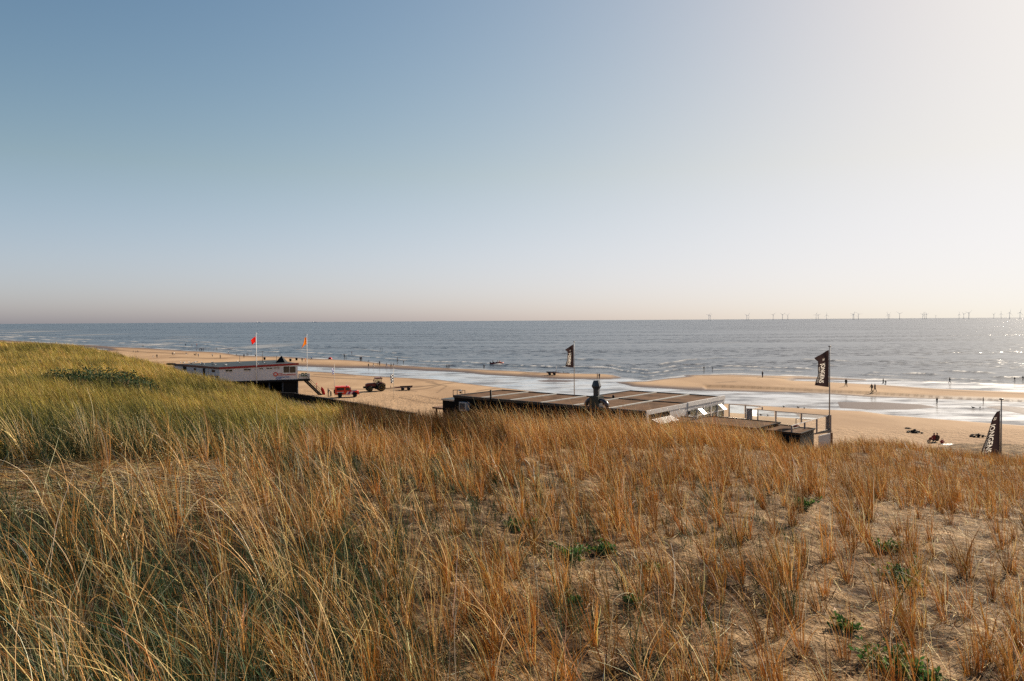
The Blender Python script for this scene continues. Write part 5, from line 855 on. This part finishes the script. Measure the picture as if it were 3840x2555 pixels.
PEOPLE = [
 ('dark figure of the pair at the far water edge left of all others', 145, 1284, 6, 'stand', 'navy', 'black', FAR), ('taller dark figure of the pair at the far water edge near the left dune', 154, 1284, 8, 'stand', 'black', 'black', FAR),
 ('small red-topped figure at the near end of the far tide pool', 236, 1299, 5, 'bend', 'red', 'black', FAR), ('dark crouching figure behind the far tide pool', 314, 1303, 6, 'bend', 'black', 'black', FAR), ('pale reddish figure standing behind the far tide pool', 334, 1302, 7, 'stand', 'orange', 'beige', FAR),
 ('dark figure standing alone above the dune ridge left of the trio', 438.5, 1328, 13, 'stand', 'navy', 'black', FAR), ('light-clothed walker leftmost of the trio on the far sand', 500, 1322.5, 8, 'walk', 'beige', 'grey', FAR), ('dark walker in the middle of the trio on the far sand', 510, 1323, 9, 'walk', 'black', 'navy', FAR), ('dark walker rightmost of the trio on the far sand', 517, 1323, 9, 'walk', 'navy', 'black', FAR),
 ('left figure of the close pair standing in the far shallow surf', 533.5, 1302, 7, 'wade', 'black', 'black', FAR), ('right figure of the close pair standing in the far shallow surf', 538, 1302, 7, 'wade', 'black', 'black', FAR), ('shorter walker in white shoes of the pair just over the ridge', 574, 1342, 10, 'walk', 'navy', 'white', FAR), ('taller dark walker of the pair just over the ridge', 588.7, 1343, 15, 'walk', 'black', 'black', FAR),
 ('dark bather standing leftmost in the outer shallows', 695.6, 1297.7, 9, 'wade', 'black', 'navy', FAR), ('bending bather in the middle of three in the outer shallows', 720, 1299, 7, 'bend', 'black', 'black', FAR), ('reddish bather rightmost of three in the outer shallows', 737.7, 1297.7, 9, 'wade', 'orange', 'red', FAR),
 ('dark child paddling leftmost of the group in the tidal stream', 737, 1315, 6, 'bend', 'black', 'black', FAR), ('slim dark figure second in the group in the tidal stream', 748.8, 1316, 10, 'wade', 'black', 'black', FAR), ('broad dark figure third in the group in the tidal stream', 755, 1317, 11, 'stand', 'navy', 'black', FAR), ('dark figure at the right end of the group in the tidal stream', 762, 1316.7, 11, 'wade', 'black', 'black', FAR), ('lone wide dark figure at the right tip of the outer shallows', 813.7, 1314, 8, 'bend', 'black', 'black', FAR),
 ('dark left walker of a pair on sand far behind the lifeguard post', 646.7, 1332.5, 12, 'walk', 'navy', 'black', LG), ('white-coated right walker of a pair on sand far behind the lifeguard post', 653.5, 1333, 13, 'walk', 'white', 'grey', LG), ('person in grey and white walking alone behind the lifeguard roof', 698.6, 1333, 11, 'walk', 'grey', 'white', LG), ('dark seated person on the sand behind the lifeguard roof', 728, 1333.6, 9, 'sit', 'black', 'black', LG), ('dark figure standing beside the seated person', 735, 1333, 11, 'stand', 'black', 'black', LG), ('person in white top and dark trousers striding behind the lifeguard roof', 744, 1339, 14, 'walk', 'white', 'black', LG), ('person in white shirt walking alone on bare sand', 796.6, 1338.5, 13, 'walk', 'white', 'black', LG), ('tall figure all in black standing alone on the sand above the roof', 826, 1345.8, 16, 'stand', 'black', 'black', LG), ('light-topped figure at the wet edge left of the red flag', 856.6, 1327.6, 12, 'walk', 'white', 'navy', LG), ('dark crouching figure at the wet edge left of the red flag', 886, 1334.4, 7, 'bend', 'black', 'black', LG),
 ('dark walker close behind the lifeguard roof left of the red flag', 915, 1342.5, 15, 'walk', 'black', 'black', LG), ('dark figure standing at the surf edge beside a child', 926.6, 1335.8, 12, 'stand', 'black', 'black', LG), ('dark child standing at the surf edge beside an adult', 932.5, 1335.8, 9, 'stand', 'black', 'navy', LG), ('dark bather nearest the red flag at the surf edge', 941.6, 1331.7, 9, 'wade', 'black', 'black', LG), ('dark seated figure right behind the red flag pole', 957, 1337, 9, 'sit', 'black', 'black', LG), ('dark bather in the surf above the black pyramid hood', 1050, 1334, 7, 'wade', 'black', 'black', LG),
 ('dark adult bending over something left of the striped flag pole', 1133, 1357.5, 16, 'walk', 'navy', 'black', LG), ('person in orange left of the striped flag pole', 1145, 1357, 15, 'stand', 'orange', 'red', LG), ('person in bright blue jacket right of the striped flag pole', 1168, 1350.7, 17, 'walk', 'blue', 'navy', LG),
 ('person with arms raised in the breakers', 1291.4, 1345.4, 19, 'carry', 'black', 'black', SB), ('dark bather bending beside the person with raised arms', 1298, 1345.4, 12, 'wade', 'black', 'black', SB), ('reddish swimmer in the breakers out from the red shelter', 1319, 1327, 6, 'wade', 'red', 'brown', SB), ('left bather of the pair furthest out in the waves', 1426, 1312, 6, 'wade', 'black', 'black', SB), ('right bather of the pair furthest out in the waves', 1433.7, 1312, 7, 'wade', 'black', 'black', SB),
 ('left of the tall pair standing shoulder to shoulder at the surf', 1351.4, 1355.8, 21, 'stand', 'black', 'black', SB), ('right of the tall pair standing shoulder to shoulder at the surf', 1356.5, 1355.8, 22, 'stand', 'navy', 'black', SB), ('dark child crouching at the waterline near the tall pair', 1383.7, 1357, 7, 'sit', 'black', 'black', SB),
 ('dark walker leftmost on the sand bar edge above the lagoon', 1382, 1377.5, 14, 'walk', 'black', 'black', SB), ('walker in pale trousers second on the sand bar edge', 1400.6, 1377.5, 16, 'walk', 'navy', 'white', SB), ('shorter dark figure leaning towards a companion on the sand bar', 1417, 1370.7, 11, 'stand', 'black', 'black', SB), ('dark figure with lighter back standing on the sand bar', 1423.5, 1371, 18, 'stand', 'grey', 'black', SB), ('walker in blue jeans on the sand bar above the tractor', 1449.4, 1376, 16, 'walk', 'black', 'blue', SB), ('broad dark walker on the sand bar behind the checked flag', 1466.5, 1377, 18, 'walk', 'black', 'black', SB), ('shorter walker with light legs beside the broad dark walker', 1476.5, 1376, 15, 'walk', 'black', 'white', SB), ('brown figure holding a board overhead at the waterline', 1490.4, 1360, 20, 'carry', 'brown', 'brown', SB), ('dark figure alone at the waterline right of the board carrier', 1513, 1365, 14, 'stand', 'black', 'grey', SB),
 ('left of the dark couple strolling along the narrow sand bar', 1676, 1383, 18, 'walk', 'black', 'black', SB), ('right of the dark couple strolling along the narrow sand bar', 1684, 1382, 17, 'walk', 'navy', 'black', SB), ('lone dark walker on the sand bar short of the rescue boat', 1815, 1385, 17, 'walk', 'black', 'black', SB),
 ('left of the couple standing above the pavilion extractor cowl', 2240, 1420.6, 21, 'stand', 'black', 'black', RB), ('right of the couple standing above the pavilion extractor cowl', 2247.5, 1420.6, 21, 'stand', 'black', 'navy', RB), ('taller dark wader in the low waves off the right sand bar', 2640, 1390, 17, 'wade', 'black', 'black', RB), ('shorter dark wader in the low waves off the right sand bar', 2672, 1390, 12, 'wade', 'black', 'black', RB), ('dark figure standing still on the right sand bar', 2859.6, 1417, 25, 'stand', 'black', 'navy', RB), ('dark walker striding right of the tall banner flag', 3172.5, 1451, 31, 'walk', 'black', 'black', RB),
 ('left of the striding couple with long shadow on the right bar', 3269, 1471, 32, 'walk', 'black', 'black', RB), ('right of the striding couple with long shadow on the right bar', 3281, 1470, 30, 'walk', 'navy', 'black', RB), ('adult of the adult and child by the bright shallow pool', 3312, 1444, 25, 'walk', 'black', 'black', RB), ('child of the adult and child by the bright shallow pool', 3321.5, 1444, 18, 'stand', 'black', 'black', RB), ('dark person walking through the bright shallows', 3561.5, 1438.4, 24, 'walk', 'black', 'grey', RB), ('dark walker at the waterline second from the right edge', 3805, 1430.7, 17, 'walk', 'black', 'black', RB), ('dark walker at the waterline nearest the right edge', 3836, 1429, 20, 'walk', 'navy', 'black', RB),
 ('dark figure wading in the near lagoon left of the low banner flag', 3513.7, 1514, 24, 'stand', 'black', 'black', RB), ('smaller dark figure wading in the near lagoon above the low banner flag', 3687, 1513, 20, 'stand', 'black', 'black', RB)]
for lab, px, py, h, kd, tp, lg_, gr in PEOPLE: person(lab, px, py, h, kd, tp, lg_, rnd.choice([L_, RT, L_ + .3, RT - .3, AW + .4, TO]), gr)
p = person('left of two seated people, in dark red jacket, at the dune foot', 3503, 1658, 38, 'sit', 'red', 'grey', .3, 'people on the near sand'); p.scale = (1.05,) * 3
p = person('right of two seated people, in brown jacket, at the dune foot', 3514, 1658, 38, 'sit', 'brown', 'navy', -.2, 'people on the near sand'); p.scale = (1.05,) * 3
person('person in black wetsuit standing beside the upright red board', 1231, 1488.5, 34, 'stand', 'black', 'black', RT, 'people on the near sand'); person('person in dark trousers bending behind the red rescue car', 1241, 1487, 28, 'bend', 'beige', 'black', L_, 'people on the near sand')
for dx, lab, tp, yw in ((-1.35, 'dark crew member standing at the stern of the rescue boat', 'black', RT), (.35, 'crew member in yellow-beige standing midway in the rescue boat', 'beige', RT), (1.0, 'crew member in orange sitting at the bow of the rescue boat', 'orange', RT)):
    t = person(lab, 1863, 1367, 20, 'sit', tp, 'black', yw, 'crew of the rescue boat', z=.32); t.location = (BP.x + dx, BP.y, .34)

# ------------------------------------------------------------------ small things on the sand
for px, py, lab in ((992, 1350, 'dark litter bin on the beach behind the thin roof aerial'), (1089, 1356, 'dark litter bin on the beach right of the pyramid hood'), (1112, 1352.5, 'low dark litter bin near the end of the red roof edge')):
    t = ground_thing('litter_bin', lab, 'bin', px, py, 0, 'litter bins on the beach'); MB().lathe([(.34, .02), (.45, .85), (.47, .9), (.42, .92)], 14).build('drum', black, t); MB().lathe([(.47, .923), (.47, .98), (.2, 1.05)], 14).build('lid', darkgrey, t)
t = ground_thing('beach_shelter', 'small red dome beach shelter at the surf edge behind the checked flag', 'tent', 1238, 1348.5, 0); MB().ball((0, 0, 0), (.85, .6, .8)).build('canopy', red, t); MB().box((0, -.56, .18), (.5, .2, .34)).build('opening', black, t)
def heap(label, px, py, s, seed):
    t = ground_thing('seaweed_heap', label, 'seaweed', px, py, rnd.uniform(0, 3), 'dark heaps on the near sand'); r_ = random.Random(seed); b = MB()
    for k in range(34):
        a = r_.uniform(0, 6.28); d = r_.uniform(0, .9) * s; p0 = Vector((math.cos(a) * d, math.sin(a) * d * .7, r_.uniform(0, .38) * s * (1 - d / s * .8))); pts = [p0 + Vector((r_.uniform(-.3, .3), r_.uniform(-.3, .3), r_.uniform(-.12, .12))) * s * q for q in (0, .6, 1.1)]; b.tube(pts, [r_.uniform(.04, .1) * s * 1.3, .08 * s, .02], 6)
    b.build('fronds', M('seaweed', (.035, .024, .016), .7, var=.4), t)
heap('large dark seaweed heap on bare sand left of the seated pair', 3430, 1623, 1.1, 1); heap('dark seaweed heap on bare sand left of the low banner flag', 3667, 1638, 1.05, 2); heap('smallest dark seaweed clump beside the large heap', 3405, 1608, .45, 3)
t = ground_thing('picnic_blanket', 'pale blanket spread on the sand beside the seated pair', 'blanket', 3556, 1668, .3); b = MB(); nx = 12
b.add([(i / nx * 1.4 - .7, j / nx * .8 - .4, .03 + .035 * math.sin(i * 1.3 + j) + .02 * math.sin(j * 2)) for j in range(nx + 1) for i in range(nx + 1)], [(j * (nx + 1) + i, j * (nx + 1) + i + 1, (j + 1) * (nx + 1) + i + 1, (j + 1) * (nx + 1) + i) for j in range(nx) for i in range(nx)], True); b.build('cloth', white, t)
t = ground_thing('beach_bag', 'dusky red bag on the sand between the pair and the blanket', 'bag', 3533, 1664, .5); MB().box((0, 0, .22), (.6, .35, .42), bev=.12).build('pouch', CLO['red'], t); MB().tube([(-.2, 0, .42), (-.1, 0, .62), (.1, 0, .62), (.2, 0, .42)], .02, 6).build('strap', CLO['brown'], t)
for px, py, lab in ((2939, 1532, 'dark bird on the near sand left of two others'), (2993, 1534.5, 'dark bird on the near sand in the middle of three'), (3016, 1537, 'dark bird on the near sand right of two others'), (3649, 1533, 'dark bird in the near lagoon left of another'), (3675, 1533, 'dark bird in the near lagoon right of another')):
    t = ground_thing('shore_bird', lab, 'bird', px, py, rnd.uniform(0, 6), 'dark birds by the lagoon'); b = MB(); b.ball((0, 0, .17), (.17, .08, .085)).ball((.15, 0, .27), (.055, .05, .05)); b.tube([(.08, 0, .2), (.14, 0, .26)], [.055, .04], 8); b.tube([(.19, 0, .27), (.28, 0, .25)], [.018, .004], 6); b.tube([(0, .03, .12), (0, .03, -.02)], .012, 5).tube([(0, -.03, .12), (0, -.03, -.02)], .012, 5); b.tube([(-.12, 0, .18), (-.27, 0, .15)], [.06, .02], 6); b.build('body', CLO['black'], t); t.scale = (1.2,) * 3

# ------------------------------------------------------------------ wind farm and ships on the horizon
turbm = M('turbine_grey', (.9, .85, .83), .6, var=.03)
def rotor_mesh(rb):
    b = MB()
    for k in range(3):
        m = Matrix.Rotation(2 * math.pi * k / 3, 4, 'Y'); b.add([m @ Vector(p) for p in ((-1.2, -.6, 2), (1.2, -.6, 2), (1.5, -.6, rb * .2), (.3, -.6, rb), (-.3, -.6, rb), (-.7, -.6, rb * .2), (-1.2, .6, 2), (1.2, .6, 2), (1.5, .6, rb * .2), (.3, .6, rb), (-.3, .6, rb), (-.7, .6, rb * .2))], [(0, 1, 2, 3, 4, 5), (11, 10, 9, 8, 7, 6)] + [(i, i + 6, (i + 1) % 6 + 6, (i + 1) % 6) for i in range(6)])
    b.ball((0, -1, 0), (2.6, 4, 2.6)); return b.mesh('rotor', turbm)
RM = rotor_mesh(45.0); TM = MB().tube([(0, 0, -6), (0, 0, 69)], [2.6, 1.6], 10).mesh('tower', turbm); NM = MB().box((0, 3.5, 70.5), (5, 14, 5), bev=1).mesh('nacelle', turbm)
hubs = [110, 121, 381, 392, 569, 635, 673, 875, 891, 950, 1138, 1145, 1177, 1388, 1395, 1470, 1635, 1649, 1660, 1728, 1894, 1927, 1963, 2141, 2193, 2254, 2328]; hy = [67, 72, 70, 70, 66, 65, 68, 65, 68, 68, 62, 65, 62, 65, 65, 58, 62, 65, 62, 78, 65, 62, 53, 65, 60, 52, 50]
def ordinal(n): return ('first second third fourth fifth sixth seventh eighth ninth tenth eleventh twelfth thirteenth fourteenth fifteenth sixteenth seventeenth eighteenth nineteenth twentieth'.split() + ['twenty-' + q for q in 'first second third fourth fifth sixth seventh'.split()])[n]
for k, (hx, h_) in enumerate(zip(hubs, hy)):
    px = 2600 + hx / 1.9008; base = 106 - 12 * hx / 2357; d = 70 * 2800 / ((base - h_) / 1.9008 * 1.0); x = (px - 1920) / 2800 * d
    lab = f'pale offshore wind turbine, {ordinal(k)} from the left along the sea horizon' if k < 14 else f'pale offshore wind turbine, {ordinal(26 - k)} from the right along the sea horizon'
    t = thing('wind_turbine', lab, 'wind turbine', (x, d, 0), R(rnd.uniform(-25, 25)), 'offshore wind farm on the horizon'); link('tower', TM, t); link('nacelle', NM, t); r_ = link('rotor', RM, t); r_.location = (0, -5, 70.5); r_.rotation_euler = (0, rnd.uniform(0, 2.1), 0)
for px, d, lab in ((972, 17000, 'tiny grey cargo ship on the horizon left of the red flag pole top'), (1182, 18000, 'tiny grey cargo ship on the horizon right of the striped flag')):
    x = (px - 1920) / 2800 * d; t = thing('cargo_ship', lab, 'ship', (x, d, 0), 0, 'ships on the horizon'); MB().extrude([(-70, 0), (66, 0), (76, 12), (-74, 11)], -10, 10).build('hull', turbm, t); MB().box((-52, 0, 20), (18, 16, 19)).build('bridge_house', turbm, t); MB().box((10, 0, 14), (80, 16, 5)).build('cargo', turbm, t)

# ------------------------------------------------------------------ shrubs and green weeds on the dune
leafm = foliage_mat('leaves', .3, .8)
def leaf_cloud(n, pos, size, cols, wts, up=.4):
    P = np.array(pos)[GR.choice(len(pos), n)] if False else pos; nb = len(P); d = GR.normal(0, 1, (nb, 3)); d[:, 2] = np.abs(d[:, 2]) * up + .15; d /= np.linalg.norm(d, axis=1)[:, None]; q = np.cross(d, GR.normal(0, 1, (nb, 3))); q /= np.linalg.norm(q, axis=1)[:, None] + 1e-9; s = size * GR.uniform(.6, 1.3, (nb, 1))
    V = np.stack([P, P + d * s * .5 + q * s * .28, P + d * s, P + d * s * .5 - q * s * .28], 1).reshape(-1, 3); F = np.arange(nb * 4).reshape(-1, 4); return V, F, np.repeat(pick(cols, wts, nb, .3), 4, axis=0)
def bush():
    t = thing('dune_shrub', 'low dark green leafy shrub spreading across the grassy ridge', 'shrub', (0, 0, 0)); d0 = 37.0; pts = []; st = MB()
    for k in range(26):
        px = 165 + (560 - 165) * (k + .5) / 26 + GR.uniform(-8, 8); d = d0 + GR.uniform(-1.8, 1.8) - (px - 360) * .004; x = (px - 1920) / 2800 * d; z = float(terrain([x], [d])[0]); h = (.85 + .5 * math.sin((px - 165) / 395 * math.pi)) * GR.uniform(.7, 1.15); n_ = 420
        a = GR.uniform(0, 6.28, n_); r = np.sqrt(GR.uniform(0, 1, n_)) * .62; zz = z + .08 + h * GR.uniform(0, 1, n_) ** .7 * np.sqrt(np.clip(1 - (r / .75) ** 2, 0, 1)); pts.append(np.c_[x + np.cos(a) * r, d + np.sin(a) * r, zz])
        for q in range(3): st.tube([(x, d, z - .05), (x + GR.uniform(-.3, .3), d + GR.uniform(-.3, .3), z + h * .7)], [.02, .006], 5)
    V, F, c = leaf_cloud(0, np.concatenate(pts), .11, [(.022, .045, .018), (.045, .07, .03), (.10, .09, .035), (.16, .12, .05)], [.6, .27, .09, .04]); link('foliage', np_mesh('foliage', V, F, leafm, False, c), t); s = st.build('stem', brownwood, t); s['kind'] = 'stuff'
bush()
WEEDS = [(1945, 1965, .34, 'bushy green weed with tiny pale flowers among golden tufts at mid slope'), (2140, 2075, .42, 'largest green weed clump beside a yellow flower near the slope middle'), (2260, 2060, .34, 'green weed next to the largest clump on its right'), (2440, 2120, .26, 'small green weed with yellow leaves at the foot of a straw tuft'), (3020, 1885, .42, 'bright green weed patch on the upper right slope'), (3330, 2050, .38, 'yellow-green weed leaning among stalks at the right'), (3390, 2170, .52, 'spreading dark green weed on open sand at the right'), (3340, 2500, .5, 'large green weed clump at the bottom edge of the sand'), (3170, 2345, .24, 'low green seedling on open sand between two straw tufts'), (2150, 2245, .12, 'tiny green seedling in the middle of bare sand, left one'), (2372, 2245, .14, 'tiny green seedling in the middle of bare sand, right one'), (3480, 2535, .18, 'little green seedling at the bottom right corner sand'), (1480, 1760, .32, 'green weed patch below the dark grass thicket'), (1660, 1700, .30, 'green weed under bent straw right of the dark thicket')]
def ray_ground(px, py):
    lo, hi = 4.0, 60.0; prev = 4.0
    for d in np.linspace(4, 60, 400):
        p = at(px, py, d)
        if p.z < float(terrain([p.x], [d])[0]): return at(px, py, (prev + d) / 2)
        prev = d
    return at(px, py, 30)
for px, py, sz, lab in WEEDS:
    g = ray_ground(px, py + 20); t = thing('leafy_weed', lab, 'weed', g, 0, 'green weeds growing through the sand'); P = []; st = MB()
    for k in range(int(16 + sz * 40)):
        a = GR.uniform(0, 6.28); r = sz * math.sqrt(GR.uniform(0, 1)) * .85; h = sz * GR.uniform(.10, .50); tip = Vector((math.cos(a) * r, math.sin(a) * r, h)); st.tube([(0, 0, -.02), (tip.x * .5, tip.y * .5, h * .6), tip], [.006, .005, .003], 5)
        for q in range(9): f = GR.uniform(.3, 1.05); P.append((tip.x * f + GR.normal(0, .02), tip.y * f + GR.normal(0, .02), h * f ** .8 + GR.normal(0, .015)))
    V, F, c = leaf_cloud(0, np.array(P), .055 + .03 * sz, [(.05, .12, .028), (.09, .17, .04), (.17, .19, .04), (.025, .065, .02)], [.42, .26, .10, .22], .7); link('leaves', np_mesh('leaves', V, F, leafm, False, c), t); st.build('stems', M('weed_stem', (.10, .13, .04), .6), t)
